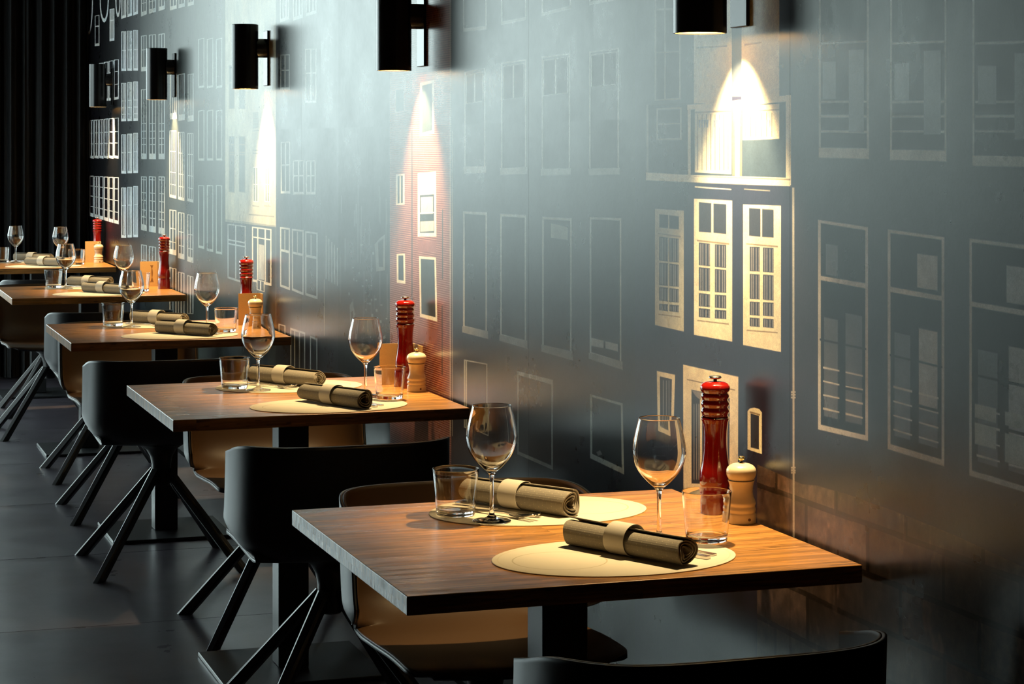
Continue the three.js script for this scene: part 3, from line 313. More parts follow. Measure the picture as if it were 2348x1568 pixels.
[56,13338,1589,13132,1590,13132,1352,13338,1356],[57,13302,1585,13167,1585,13167,1369,13302,1372],[56,13253,1585,13215,1585,13215,1370,13253,1371],[56,13302,1512,13167,1512,13167,1507,13302,1507],
[56,13302,1447,13167,1445,13167,1440,13302,1442],[56,13338,1245,13132,1248,13132,994,13338,995],[57,13299,1240,13169,1242,13169,1016,13299,1017],[56,13299,1185,13169,1186,13169,1182,13299,1180],
[56,13299,1123,13169,1123,13169,1118,13299,1118],[56,13299,1060,13169,1060,13169,1055,13299,1055],[56,13338,1931,13132,1927,13132,1694,13338,1692],[57,13302,1926,13167,1923,13167,1710,13302,1709],
[56,13302,1861,13167,1859,13167,1855,13302,1857],[56,13302,1785,13167,1785,13167,1780,13302,1781],[56,13111,1590,12903,1590,12903,1354,13111,1358],[57,13076,1585,12938,1586,12938,1371,13076,1373],
[56,13025,1586,12988,1586,12988,1371,13025,1372],[56,13076,1513,12938,1513,12938,1508,13076,1508],[56,13076,1448,12938,1446,12938,1442,13076,1443],[56,13111,1246,12903,1249,12903,993,13111,994],
[57,13074,1242,12940,1244,12940,1015,13074,1015],[56,13025,1243,12988,1243,12988,1015,13025,1015],[56,13074,1186,12940,1187,12940,1183,13074,1181],[56,13074,1123,12940,1123,12940,1119,13074,1118],
[56,13074,1059,12940,1059,12940,1055,13074,1055],[56,13111,1930,12903,1926,12903,1695,13111,1693],[57,13076,1925,12938,1922,12938,1710,13076,1709],[56,13076,1861,12938,1859,12938,1855,13076,1857],
[56,13076,1785,12938,1785,12938,1780,13076,1781],[56,12883,1591,12687,1591,12687,1355,12883,1359],[57,12850,1586,12720,1586,12720,1372,12850,1374],[56,12802,1586,12767,1586,12767,1373,12802,1373],
[56,12850,1514,12720,1513,12720,1509,12850,1509],[56,12850,1449,12720,1448,12720,1443,12850,1444],[56,12883,1248,12687,1251,12687,992,12883,993],[57,12848,1244,12722,1246,12722,1013,12848,1014],
[56,12848,1187,12722,1188,12722,1183,12848,1182],[56,12848,1123,12722,1124,12722,1119,12848,1118],[56,12848,1059,12722,1059,12722,1054,12848,1054],[56,12883,1929,12687,1925,12687,1695,12883,1694],
[57,12850,1924,12720,1921,12720,1710,12850,1710],[56,12850,1860,12720,1858,12720,1854,12850,1856],[56,12850,1785,12720,1785,12720,1781,12850,1781],[56,12667,1591,12477,1592,12477,1357,12667,1361],
[57,12634,1587,12509,1587,12509,1373,12634,1375],[56,12588,1587,12554,1587,12554,1374,12588,1375],[56,12634,1515,12509,1514,12509,1510,12634,1510],[56,12634,1450,12509,1449,12509,1444,12634,1445],
[56,12667,1250,12477,1252,12477,991,12667,992],[57,12632,1245,12511,1247,12511,1012,12632,1012],[56,12632,1188,12511,1189,12511,1184,12632,1183],[56,12632,1123,12511,1124,12511,1119,12632,1118],
[56,12632,1058,12511,1058,12511,1054,12632,1054],[56,12667,1928,12477,1924,12477,1696,12667,1694],[57,12634,1923,12509,1920,12509,1711,12634,1710],[56,12634,1860,12509,1858,12509,1854,12634,1856],
[56,12634,1785,12509,1785,12509,1781,12634,1781],[56,12458,1592,12255,1592,12255,1358,12458,1362],[57,12426,1587,12286,1588,12286,1374,12426,1377],[56,12426,1516,12286,1515,12286,1510,12426,1511],
[56,12426,1451,12286,1450,12286,1445,12426,1447],[56,12458,1251,12255,1254,12255,990,12458,990],[57,12424,1247,12288,1249,12288,1011,12424,1011],[56,12424,1189,12288,1190,12288,1186,12424,1184],
[56,12424,1123,12288,1124,12288,1120,12424,1119],[56,12424,1058,12288,1058,12288,1054,12424,1053],[56,12458,1927,12255,1923,12255,1696,12458,1695],[57,12426,1922,12286,1919,12286,1711,12426,1710],
[56,12426,1859,12286,1857,12286,1853,12426,1855],[56,12426,1785,12286,1784,12286,1780,12426,1781],[56,12237,1592,12041,1592,12041,1360,12237,1363],[57,12206,1588,12071,1588,12071,1376,12206,1378],
[56,12206,1516,12071,1516,12071,1511,12206,1512],[56,12206,1452,12071,1451,12071,1446,12206,1448],[56,12237,1253,12041,1256,12041,990,12237,990],[57,12204,1249,12073,1251,12073,1010,12204,1010],
[56,12204,1190,12073,1191,12073,1187,12204,1185],[56,12204,1124,12073,1125,12073,1120,12204,1119],[56,12204,1058,12073,1058,12073,1054,12204,1054],[56,12237,1926,12041,1921,12041,1696,12237,1695],
[57,12206,1921,12071,1918,12071,1711,12206,1710],[56,12206,1858,12071,1856,12071,1852,12206,1854],[56,12206,1785,12071,1784,12071,1780,12206,1781],[56,13084,2226,12871,2219,12871,2033,13084,2039],
[57,13051,2221,12903,2216,12903,2050,13051,2054],[56,13051,2162,12903,2157,12903,2149,13051,2154],[56,12419,2226,12217,2219,12217,2034,12419,2039],[15,12389,2221,12246,2216,12246,2050,12389,2053],
[56,12389,2161,12246,2157,12246,2150,12389,2154],[56,13641,2524,13641,2346,13619,2261,13565,2189,13488,2139,13400,2119,13313,2130,13238,2172,13188,2237,13167,2316,13167,2488],
[57,13588,2520,13585,2344,13568,2269,13527,2205,13468,2161,13400,2143,13332,2154,13275,2191,13235,2249,13219,2321,13217,2492],
[56,12861,2465,12861,2301,12842,2250,12797,2205,12731,2174,12656,2160,12581,2166,12517,2189,12474,2228,12456,2275,12456,2434],
[57,12814,2461,12812,2299,12797,2257,12763,2220,12713,2195,12656,2183,12599,2188,12550,2208,12517,2240,12503,2279,12501,2437],
[56,12181,2413,12181,2259,12171,2222,12148,2190,12114,2168,12074,2159,12035,2163,12002,2182,11979,2210,11969,2246,11969,2397],
[57,12138,2410,12136,2257,12131,2229,12117,2204,12097,2188,12074,2181,12051,2185,12032,2199,12018,2222,12013,2249,12011,2400],
];

const PANELS = [[0.6, 2.30, 512], [2.30, 3.45, 1024], [3.45, 4.90, 1024], [4.90, 7.40, 1024], [7.40, 13.40, 2048]];
const MY0 = 0.2;
const inkGloss = (k) => (k === 'gl3' ? 160 : /^pane|^alley$|^blue$/.test(k) ? 196 : /^h\d|^brick|^low6|^plinth|^post/.test(k) ? 224 : 255);   // dark ink dries duller than bare paper
function muralGloss(z0, z1, w, h) {
  const c = document.createElement('canvas'); c.width = w; c.height = h; const g = c.getContext('2d');
  const X = (z) => (z1 - z) / (z1 - z0) * w, Y = (y) => (SOFFIT - y) / (SOFFIT - MY0) * h;
  g.fillStyle = 'rgb(224,224,224)'; g.fillRect(0, 0, w, h);
  for (const p of MURAL) { const v = inkGloss(COLS[p[0]]); g.fillStyle = `rgb(${v},${v},${v})`; g.beginPath(); for (let k = 1; k < p.length; k += 2) g[k === 1 ? 'moveTo' : 'lineTo'](X(p[k] / 1000), Y(p[k + 1] / 1000)); g.closePath(); g.fill(); }
  const src = g.getImageData(0, 0, w, h).data, d = new Uint8Array(w * h * 4);
  for (let y = 0; y < h; y++) for (let x = 0; x < w; x++) { const a = (y * w + x) * 4, b = ((h - 1 - y) * w + x) * 4; d[b] = d[b + 1] = d[b + 2] = d[b + 3] = src[a]; }
  const t = new THREE.DataTexture(d, w, h); t.magFilter = THREE.LinearFilter; t.minFilter = THREE.LinearFilter; t.needsUpdate = true; return t;
}
function muralTexture(z0, z1, w, h) {
  const c = document.createElement('canvas'); c.width = w; c.height = h; const g = c.getContext('2d');
  const X = (z) => (z1 - z) / (z1 - z0) * w, Y = (y) => (SOFFIT - y) / (SOFFIT - MY0) * h;         // far end of the wall on the left
  g.fillStyle = PRINT.h1; g.fillRect(0, 0, w, h);
  for (const p of MURAL) {
    let a = 1e9, b = -1e9; for (let k = 1; k < p.length; k += 2) { a = Math.min(a, p[k]); b = Math.max(b, p[k]); }
    if (b / 1000 < z0 || a / 1000 > z1) continue;
    g.fillStyle = PRINT[COLS[p[0]]]; g.beginPath();
    for (let k = 1; k < p.length; k += 2) g[k === 1 ? 'moveTo' : 'lineTo'](X(p[k] / 1000), Y(p[k + 1] / 1000));
    g.closePath(); g.fill();
    const kind = COLS[p[0]];
    if (kind === 'brick') { // courses of the printed brick house
      g.fillStyle = '#b98f7c'; const za = p[1] / 1000, zb = p[3] / 1000;
      for (let y = MY0; y < SOFFIT; y += 0.0062) g.fillRect(X(Math.max(za, zb)), Y(y), Math.abs(X(za) - X(zb)), 0.0021 * h / (SOFFIT - MY0));
    }
  }
  const img = g.getImageData(0, 0, w, h), d = img.data;                                            // paper mottling and print grain
  for (let y = 0; y < h; y++) for (let x = 0; x < w; x++) {
    const z = z1 - (x / w) * (z1 - z0), yy = SOFFIT - (y / h) * (SOFFIT - MY0), k = (y * w + x) * 4;
    const n = 1 + 0.34 * (vnoise(z * 9, yy * 9, 31) * 0.5 + vnoise(z * 34, yy * 34, 32) * 0.3 + vnoise(z * 150, yy * 190, 33) * 0.2 - 0.5) + 0.14 * (hash(x, y, 7) - 0.5), t = 0.06 * (vnoise(z * 7, yy * 8, 41) - 0.5);
    if (d[k] === 90 && d[k + 1] === 70 && d[k + 2] === 56) { // rough squared stones of the printed plinth
      const c = yy / 0.082 + 0.10 * fbm(z * 5, yy * 6, 81, 2), row = Math.floor(c), q = z / 0.235 + 0.5 * (row & 1) + 0.22 * fbm(z * 4, row * 3.1, 82, 2), col = Math.floor(q), edge = Math.min(c - row, row + 1 - c, (q - col) * 2.6, (col + 1 - q) * 2.6);
      const chalk = sm(0.56, 0.70, fbm(z * 26, yy * 15, 84, 4)), e = (0.55 + 0.45 * hash(row, col, 83)) * (0.62 + 0.75 * fbm(z * 60, yy * 48, 85, 4)) * (edge < 0.06 ? 0.5 : 1) + 0.75 * chalk * fbm(z * 90, yy * 70, 86, 2);
      d[k] = 104 * e; d[k + 1] = 84 * e; d[k + 2] = 74 * e;
    }
    d[k] = Math.min(255, d[k] * (n + t)); d[k + 1] = Math.min(255, d[k + 1] * n); d[k + 2] = Math.min(255, d[k + 2] * (n - t));
  }
  g.putImageData(img, 0, 0);
  const t = new THREE.CanvasTexture(c); t.colorSpace = THREE.SRGBColorSpace; return t;
}
{
  const mural = new THREE.Group(); mural.name = 'wall_mural'; scene.add(mural);
  tag(mural, 'wall-wide satin photo wallpaper of old canal house facades behind the tables', 'mural');
  const paper = dataTexture(256, 256, (u, v) => { const k = 128 + 90 * (vnoise(u * 64, v * 64, 51) - 0.5) + 60 * (vnoise(u * 128, v * 128, 52) - 0.5); return [k, k, k]; }, false); paper.repeat.set(4, 8);
  const gloss = dataTexture(512, 512, (u, v) => { const k = 74 + 13 * (fbm(u * 10, v * 10, 53, 5) - 0.5) + 5 * (vnoise(u * 90, v * 90, 58) - 0.5); return [k, k, k]; }, false);
  for (const [z0, z1, w] of PANELS) {
    const rough = gloss.clone(); rough.repeat.set((z1 - z0) / 1.3, (SOFFIT - MY0) / 1.3); rough.offset.set(z0 / 1.3, 0); rough.needsUpdate = true;
    const m = mat({ map: muralTexture(z0, z1, w, w === 512 ? 512 : 2048), roughnessMap: rough, roughness: 1, specularIntensity: 1, specularIntensityMap: muralGloss(z0, z1, w, w === 512 ? 512 : 1024), specularColor: lin(0.93, 1.0, 0.90), bumpMap: paper, bumpScale: 0.00007 });
    const g = new THREE.PlaneGeometry(z1 - z0, SOFFIT - MY0); g.rotateY(-Math.PI / 2);
    const b = new THREE.BoxGeometry(0.003, SOFFIT - MY0, z1 - z0 - 0.0008);
    const o = new THREE.Mesh(b, [M.plaster, m, M.plaster, M.plaster, M.plaster, M.plaster]); o.name = 'mural_panel';
    o.position.set(WALL_X + 0.0025, (SOFFIT + MY0) / 2, -(z0 + z1) / 2); mural.add(o);
  }
}

// ---------------------------------------------------------------- curtain beside the window
{
  const c = thing('curtain', 'black floor-length curtain hanging in deep folds at the far end', 'curtain', [0, 0, 0]);
  const nx = 320, ny = 24, x0 = 0.76, x1 = 1.662, pos = [], idx = [], r = rng(4), ph = [...Array(6)].map(() => r() * 6.28);
  const off = (x, y) => { const t = (x - x0) / (x1 - x0), lift = 1 + 0.25 * (y / CEIL - 0.5); return 0.034 * lift * Math.sin(t * 64 + 1.1 * Math.sin(t * 9 + ph[0]) + 0.3 * Math.sin(y * 0.9 + ph[1])) + 0.012 * Math.sin(t * 150 + ph[2] + 0.2 * y); };
  for (const s of [0, 1]) for (let j = 0; j <= ny; j++) for (let i = 0; i <= nx; i++) { const x = mix(x0, x1, i / nx), y = mix(0.012, 3.10, j / ny); pos.push(x, y, -(13.31 + off(x, y) + s * 0.004)); }
  const N = (nx + 1) * (ny + 1), at = (s, i, j) => s * N + j * (nx + 1) + i;
  for (let j = 0; j < ny; j++) for (let i = 0; i < nx; i++) { idx.push(at(0, i, j), at(0, i + 1, j), at(0, i + 1, j + 1), at(0, i, j), at(0, i + 1, j + 1), at(0, i, j + 1), at(1, i, j), at(1, i + 1, j + 1), at(1, i + 1, j), at(1, i, j), at(1, i, j + 1), at(1, i + 1, j + 1)); }
  for (let j = 0; j < ny; j++) for (const i of [0, nx]) idx.push(at(0, i, j), at(0, i, j + 1), at(1, i, j), at(1, i, j), at(0, i, j + 1), at(1, i, j + 1));
  for (let i = 0; i < nx; i++) for (const j of [0, ny]) idx.push(at(0, i, j), at(1, i, j), at(0, i + 1, j), at(0, i + 1, j), at(1, i, j), at(1, i + 1, j));
  const g = new THREE.BufferGeometry(); g.setAttribute('position', new THREE.Float32BufferAttribute(pos, 3)); g.setIndex(idx); g.computeVertexNormals();
  mesh('curtain_cloth', g, M.curtain, c); 
  const rail = new THREE.CylinderGeometry(0.012, 0.012, 2.0, 16); rail.rotateZ(Math.PI / 2); rail.translate(0.66, 3.113, -13.31); mesh('curtain_rail', rail, M.frame, c);
  for (const x of [-0.3, 0.6, 1.55]) mesh('rail_bracket', box(x - 0.012, x + 0.012, 3.113, CEIL, 13.298, 13.322), M.frame, c);
}

// ---------------------------------------------------------------- tables
const TZ = [3.56, 5.752, 7.918, 10.151, 12.464], TX = 1.272, TW = 0.784, TL = 0.815, TOP = 0.75;
const WHICH = ['nearest table', 'second table', 'middle table', 'fourth table', 'farthest table'];
const woodTex = dataTexture(1024, 1024, (u, v) => { // u along the grain, v across; 0.9 m each way
  const warp = 0.05 * (fbm(u * 2.2, v * 3, 61, 3) - 0.5), a = v + warp, ring = Math.abs(((a * 15 + 2.2 * fbm(u * 1.3, v * 4, 62, 3)) % 1) - 0.5) * 2;
  const fine = fbm(u * 10, a * 230, 63, 3), pore = sm(0.74, 0.88, vnoise(u * 34, v * 330, 64)) * sm(0.35, 0.6, vnoise(u * 3, v * 14, 67)), tone = fbm(u * 1.1, v * 5, 65, 3);
  const streak = vnoise(u * 9, v * 130, 66), k = 0.83 + 0.12 * (ring - 0.5) + 0.42 * (fine - 0.5) + 0.24 * (tone - 0.5) + 0.18 * (streak - 0.5) - 0.22 * pore;
  return [Math.max(0, Math.min(255, 208 * k)), Math.max(0, Math.min(255, 146 * (k * 0.97 + 0.01))), Math.max(0, Math.min(255, 76 * (k * 0.94 + 0.02)))];
});
const woodRough = dataTexture(512, 512, (u, v) => { const k = 88 + 60 * (fbm(u * 8, v * 120, 71, 3) - 0.5); return [k, k, k]; }, false);
M.wood = mat({ map: woodTex, roughnessMap: woodRough, roughness: 1, bumpMap: woodRough, bumpScale: 0.0002 });
function tableTop(n) {
  const g = new RoundedBoxGeometry(TW, 0.030, TL, 3, 0.0022), p = g.attributes.position, nn = g.attributes.normal, uv = g.attributes.uv;
  for (let k = 0; k < p.count; k++) {
    const x = p.getX(k), y = p.getY(k), z = p.getZ(k), ax = Math.abs(nn.getX(k)), ay = Math.abs(nn.getY(k)), az = Math.abs(nn.getZ(k));
    if (ay >= ax && ay >= az) uv.setXY(k, x / 0.9 + n * 0.37, z / 0.9 + n * 0.61); else if (az >= ax) uv.setXY(k, x / 0.9 + n * 0.37, y / 0.9 + n * 0.2); else uv.setXY(k, y / 0.9 + n * 0.31, z / 0.9 + n * 0.4);
  }
  return g;
}
TZ.forEach((z, n) => {
  const t = thing('dining_table', ['nearest square oak dining table on a black steel column', 'square oak dining table, second from the front', 'square oak dining table in the middle of the row', 'square oak dining table, fourth from the front', 'farthest square oak dining table beside the black curtain'][n], 'table', [TX, 0, z], 0, 'square oak tables along the mural');
  const top = mesh('tabletop', tableTop(n), M.wood, t); top.position.y = TOP - 0.015;
  mesh('column', new RoundedBoxGeometry(0.085, 0.70, 0.085, 2, 0.004).translate(0, 0.362, 0), M.blackSteel, t);
  mesh('base_plate', new RoundedBoxGeometry(0.44, 0.012, 0.42, 2, 0.003).translate(0, 0.006, 0), M.blackSteel, t);
  mesh('top_bracket', new THREE.BoxGeometry(0.40, 0.008, 0.40).translate(0, 0.716, 0), M.blackSteel, t);
});

// ---------------------------------------------------------------- chairs
const spine = new THREE.SplineCurve([[0.235, 0.432], [0.215, 0.444], [0.10, 0.446], [-0.05, 0.438], [-0.15, 0.436], [-0.215, 0.456], [-0.252, 0.505], [-0.266, 0.575], [-0.272, 0.65], [-0.276, 0.728]].map(([a, b]) => new THREE.Vector2(a, b)));
function shellPoint(u, v) {
  const p = spine.getPoint(v), back = sm(0.47, 0.66, v), front = sm(0.0, 0.16, v);
  const a = Math.abs(u), sg = Math.sign(u), ph = Math.pow(a, 1.35) * Math.PI / 2 * 0.992;
  const ws = (0.225 - 0.05 * (1 - front) * (1 - front)) * u, wb = 0.265 * sg * Math.pow(Math.sin(ph), 0.52), df = 0.275 * (1 - Math.pow(Math.cos(ph), 0.52)), rise = 0.035 * df / 0.275 * (1 - sm(0.66, 0.95, v));
  const low = 0.012 * (1 - Math.cos(u * 1.4)) * (1 - back);
  const corner = 0.035 * Math.pow(a, 10) * sm(0.8, 1, v);
  return new THREE.Vector3(mix(ws, wb, back), p.y + low + rise * back - corner, -(p.x + df * back));
}
function shellGeometry(d0, d1) {
  const nu = 56, nv = 60, pos = [], idx = [], N = (nu + 1) * (nv + 1), e = 1e-3;
  for (const d of [d0, d1]) for (let j = 0; j <= nv; j++) for (let i = 0; i <= nu; i++) {
    const u = -1 + 2 * i / nu, v = j / nv, P = shellPoint(u, v);
    const du = shellPoint(Math.min(1, u + e), v).sub(shellPoint(Math.max(-1, u - e), v)), dv = shellPoint(u, Math.min(1, v + e)).sub(shellPoint(u, Math.max(0, v - e)));
    const n = dv.cross(du).normalize(); P.addScaledVector(n, d); pos.push(P.x, P.y, P.z);
  }
  const at = (s, i, j) => s * N + j * (nu + 1) + i, quad = (a, b, c, d) => idx.push(a, c, b, a, d, c);
  for (let j = 0; j < nv; j++) for (let i = 0; i < nu; i++) { quad(at(1, i, j), at(1, i + 1, j), at(1, i + 1, j + 1), at(1, i, j + 1)); quad(at(0, i, j), at(0, i, j + 1), at(0, i + 1, j + 1), at(0, i + 1, j)); }
  for (let j = 0; j < nv; j++) { quad(at(0, 0, j), at(1, 0, j), at(1, 0, j + 1), at(0, 0, j + 1)); quad(at(0, nu, j), at(0, nu, j + 1), at(1, nu, j + 1), at(1, nu, j)); }
  for (let i = 0; i < nu; i++) { quad(at(0, i, 0), at(0, i + 1, 0), at(1, i + 1, 0), at(1, i, 0)); quad(at(0, i, nv), at(1, i, nv), at(1, i + 1, nv), at(0, i + 1, nv)); }
  const g = new THREE.BufferGeometry(); g.setAttribute('position', new THREE.Float32BufferAttribute(pos, 3)); g.setIndex(idx); g.computeVertexNormals(); return g;
}
function beam(a, b, wa, wb, ta, tb) { // tapered bar with chamfered edges, cut level with the floor at b; w across, t along the splay
  const dir = new THREE.Vector3(b.x - a.x, 0, b.z - a.z).normalize(), side = new THREE.Vector3(-dir.z, 0, dir.x), ring = [], c = 0.62;
  const oct = [[-c, -1], [c, -1], [1, -c], [1, c], [c, 1], [-c, 1], [-1, c], [-1, -c]];
  for (const [p, w, t] of [[a, wa, ta], [b, wb, tb]]) ring.push(oct.map(([s, q]) => p.clone().addScaledVector(side, s * w / 2).addScaledVector(dir, q * t / 2)));
  const pos = [], tri = (x, y, z) => pos.push(...x.toArray(), ...y.toArray(), ...z.toArray()), [A, B] = ring;
  for (let k = 0; k < 8; k++) { const n = (k + 1) % 8; tri(A[k], B[n], B[k]); tri(A[k], A[n], B[n]); }
  for (let k = 1; k < 7; k++) { tri(A[0], A[k + 1], A[k]); tri(B[0], B[k], B[k + 1]); }
  const g = new THREE.BufferGeometry(); g.setAttribute('position', new THREE.Float32BufferAttribute(pos, 3)); g.computeVertexNormals(); return g;
}
const outerShell = shellGeometry(-0.007, 0.0), inner = shellGeometry(0.0004, 0.0055);
const hub = lathe([[0, 0.272], [0.026, 0.272], [0.031, 0.278], [0.033, 0.31], [0.033, 0.345], [0.038, 0.372], [0.052, 0.396], [0.080, 0.414], [0.11, 0.424], [0, 0.424]], 32);
const CHAIRS = [ // x, z, turn, label
  [1.260, 2.985, 0, 'black shell chair in the front, its back to the camera, at the nearest table'],
  [1.300, 4.07, Math.PI, 'shell chair facing the camera across the nearest table, brown inside'],
  [1.250, 5.19, 0, 'black shell chair pulled up to the near side of the second table'],
  [1.350, 6.265, Math.PI, 'shell chair behind the second table, brown inside seen below the tabletop'],
  [1.163, 7.31, 0, 'black shell chair pulled up to the near side of the middle table'],
  [1.215, 8.40, Math.PI, 'shell chair on the far side of the middle table'],
  [1.255, 9.39, 0, 'black shell chair on the near side of the fourth table'],
  [1.160, 10.80, Math.PI, 'shell chair on the far side of the fourth table'],
  [1.255, 11.66, 0, 'black shell chair on the near side of the farthest table'],
];
let chair0;
CHAIRS.forEach(([x, z, turn, label]) => {
  if (chair0) return copyOf(chair0, label, [x, 0, z], turn);
  chair0 = thing('shell_chair', label, 'chair', [x, 0, z], turn, 'black shell chairs at the tables');
  mesh('outer_shell', outerShell, M.shell, chair0); mesh('inner_lining', inner, M.liner, chair0).userData.label = 'brown inner lining of the shell';
  mesh('hub', hub, M.chairLeg, chair0);
  for (const [sx, sz] of [[-1, -1], [1, -1], [1, 1], [-1, 1]]) mesh('leg', beam(new THREE.Vector3(0.014 * sx, 0.332, 0.014 * sz), new THREE.Vector3(0.243 * sx, 0, 0.243 * sz), 0.036, 0.028, 0.034, 0.046), M.chairLeg, chair0);
});

// ---------------------------------------------------------------- wall lamps
const LZ = [3.657, 5.835, 7.99, 10.13, 12.28], LX = 1.590, LB = 1.655, LH = 0.246;
const tube = lathe([[0.0465, 0], [0.0505, 0], [0.0505, LH - 0.002], [0.0485, LH], [0, LH], [0, LH - 0.004], [0.0465, LH - 0.004], [0.0465, 0]], 64);
const cone = lathe([[0.0462, 0.002], [0.0458, 0.05], [0.038, 0.085], [0.032, 0.094], [0, 0.094], [0, 0.0955], [0.033, 0.0955], [0.0463, 0.05], [0.0464, 0.002]], 48);
const bulb = lathe([[0, 0.082], [0.022, 0.082], [0.025, 0.084], [0.025, 0.090], [0, 0.090]], 32);
let lamp0;
LZ.forEach((z, n) => {
  const label = ['nearest black cylinder wall lamp, above the nearest table', 'black cylinder wall lamp above the second table', 'black cylinder wall lamp above the middle table', 'black cylinder wall lamp above the fourth table', 'farthest black cylinder wall lamp near the curtain'][n];
  if (!lamp0) {
    lamp0 = thing('wall_lamp', label, 'lamp', [LX, LB, z], 0, 'black cylinder wall lamps in a row');
    mesh('tube', tube, M.lampBlack, lamp0); mesh('bulb', bulb, M.bulb, mesh('reflector', cone, M.reflector, lamp0));
    const arm = new THREE.CylinderGeometry(0.036, 0.036, WALL_X - LX - 0.0505 - 0.006 + 0.012, 32); arm.rotateZ(Math.PI / 2); arm.translate((0.0505 + WALL_X - LX - 0.006) / 2 - 0.006, 0.156, 0); mesh('arm', arm, M.lampBlack, lamp0);
    const plate = new RoundedBoxGeometry(0.007, 0.21, 0.075, 2, 0.002); plate.translate(WALL_X - LX - 0.003, 0.118, 0); mesh('wall_plate', plate, M.lampBlack, lamp0);
    const s = new THREE.SpotLight(LAMP_COLOR, LAMP_CD, 0, 0.76, 0.45, 2); s.name = 'lamp_light'; s.position.set(0, 0.078, 0); s.target.position.set(0, -1, 0); s.shadow.radius = 1.0; s.castShadow = true; lamp0.add(s); lamp0.add(s.target);
  } else {
    const c = copyOf(lamp0, label, [LX, LB, z]);
    c.traverse((o) => { if (o.isSpotLight) { o.target = c.children.find((q) => q.type === 'Object3D' && !q.isLight); } });
  }
});

// ---------------------------------------------------------------- table settings
const matTex = (() => { const c = document.createElement('canvas'); c.width = 512; c.height = 384; const g = c.getContext('2d'); g.fillStyle = '#c3b9a4'; g.fillRect(0, 0, 512, 384);
  g.strokeStyle = '#a89c80'; g.lineWidth = 3; g.beginPath(); g.ellipse(136, 196, 96, 92, 0, 0, 6.3); g.stroke(); g.strokeStyle = '#bdb197'; g.beginPath(); g.ellipse(256, 192, 244, 181, 0, 0, 6.3); g.stroke();
  const t = new THREE.CanvasTexture(c); t.colorSpace = THREE.SRGBColorSpace; return t; })();
M.mat = mat({ map: matTex, roughness: 0.75 });
const matGeo = (() => { const s = new THREE.Shape(); s.absellipse(0, 0, 0.211, 0.156, 0, Math.PI * 2); const g = new THREE.ExtrudeGeometry(s, { depth: 0.0014, bevelEnabled: true, bevelSize: 0.0008, bevelThickness: 0.0003, bevelSegments: 1, curveSegments: 64 }); g.rotateX(-Math.PI / 2); g.translate(0, 0.0003, 0);
  const p = g.attributes.position, uv = g.attributes.uv; for (let k = 0; k < p.count; k++) uv.setXY(k, p.getX(k) / 0.424 + 0.5, -p.getZ(k) / 0.314 + 0.5); return g; })();
const outerW = smoothProfile([[0.0352, 0.0012], [0.034, 0.003], [0.016, 0.0062], [0.0065, 0.012], [0.0042, 0.022], [0.0037, 0.055], [0.0042, 0.080], [0.0075, 0.0905], [0.019, 0.101], [0.033, 0.116], [0.0425, 0.132], [0.0474, 0.151], [0.0465, 0.168], [0.0425, 0.188], [0.0385, 0.204], [0.0362, 0.2145]], 64);
const innerW = smoothProfile([[0.0352, 0.2146], [0.0374, 0.204], [0.0414, 0.188], [0.0454, 0.168], [0.0463, 0.151], [0.0414, 0.1328], [0.0318, 0.1175], [0.018, 0.1045], [0.007, 0.0985], [0, 0.0972]], 48);
const wineGeo = lathe([[0, 0], [0.034, 0], ...outerW, ...innerW], 64);
const tumGeo = lathe([[0, 0], [0.0335, 0], [0.0355, 0.0012], ...smoothProfile([[0.0365, 0.003], [0.0385, 0.025], [0.0438, 0.0868]], 12), [0.0434, 0.0876], ...smoothProfile([[0.0424, 0.0868], [0.0366, 0.025], [0.0345, 0.0125], [0.029, 0.0098]], 16), [0, 0.0092]], 64);
const napTex = (() => { const c = document.createElement('canvas'); c.width = 512; c.height = 512; const g = c.getContext('2d'); g.fillStyle = '#80786a'; g.fillRect(0, 0, 512, 512); const r = rng(21);
  for (let k = 0; k < 9000; k++) { const q = 114 + 34 * (r() - 0.5); g.fillStyle = `rgb(${q * 1.08},${q},${q * 0.86})`; g.fillRect(r() * 512, r() * 512, 1 + 5 * r(), 1.2); }
  g.fillStyle = '#a79d84'; for (let j = 0; j < 12; j++) for (let i = 0; i < 12; i++) { g.save(); g.translate(i * 43 + 20 * (j % 2), j * 43 + 12); g.rotate((i + j) % 2 ? 0.7 : -0.7); g.beginPath(); g.ellipse(0, 0, 5.5, 2.6, 0, 0, 6.3); g.fill(); g.restore(); }
  const t = new THREE.CanvasTexture(c); t.colorSpace = THREE.SRGBColorSpace; t.wrapS = t.wrapT = THREE.RepeatWrapping; return t; })();
M.napkin = mat({ map: napTex, roughness: 0.92, sheen: 0.25, sheenRoughness: 0.6, sheenColor: lin(0.3, 0.28, 0.22) });
M.band = mat({ color: lin(0.50, 0.45, 0.37), roughness: 0.7 });
const NAP_L = 0.262, NAP_R = 0.0275;
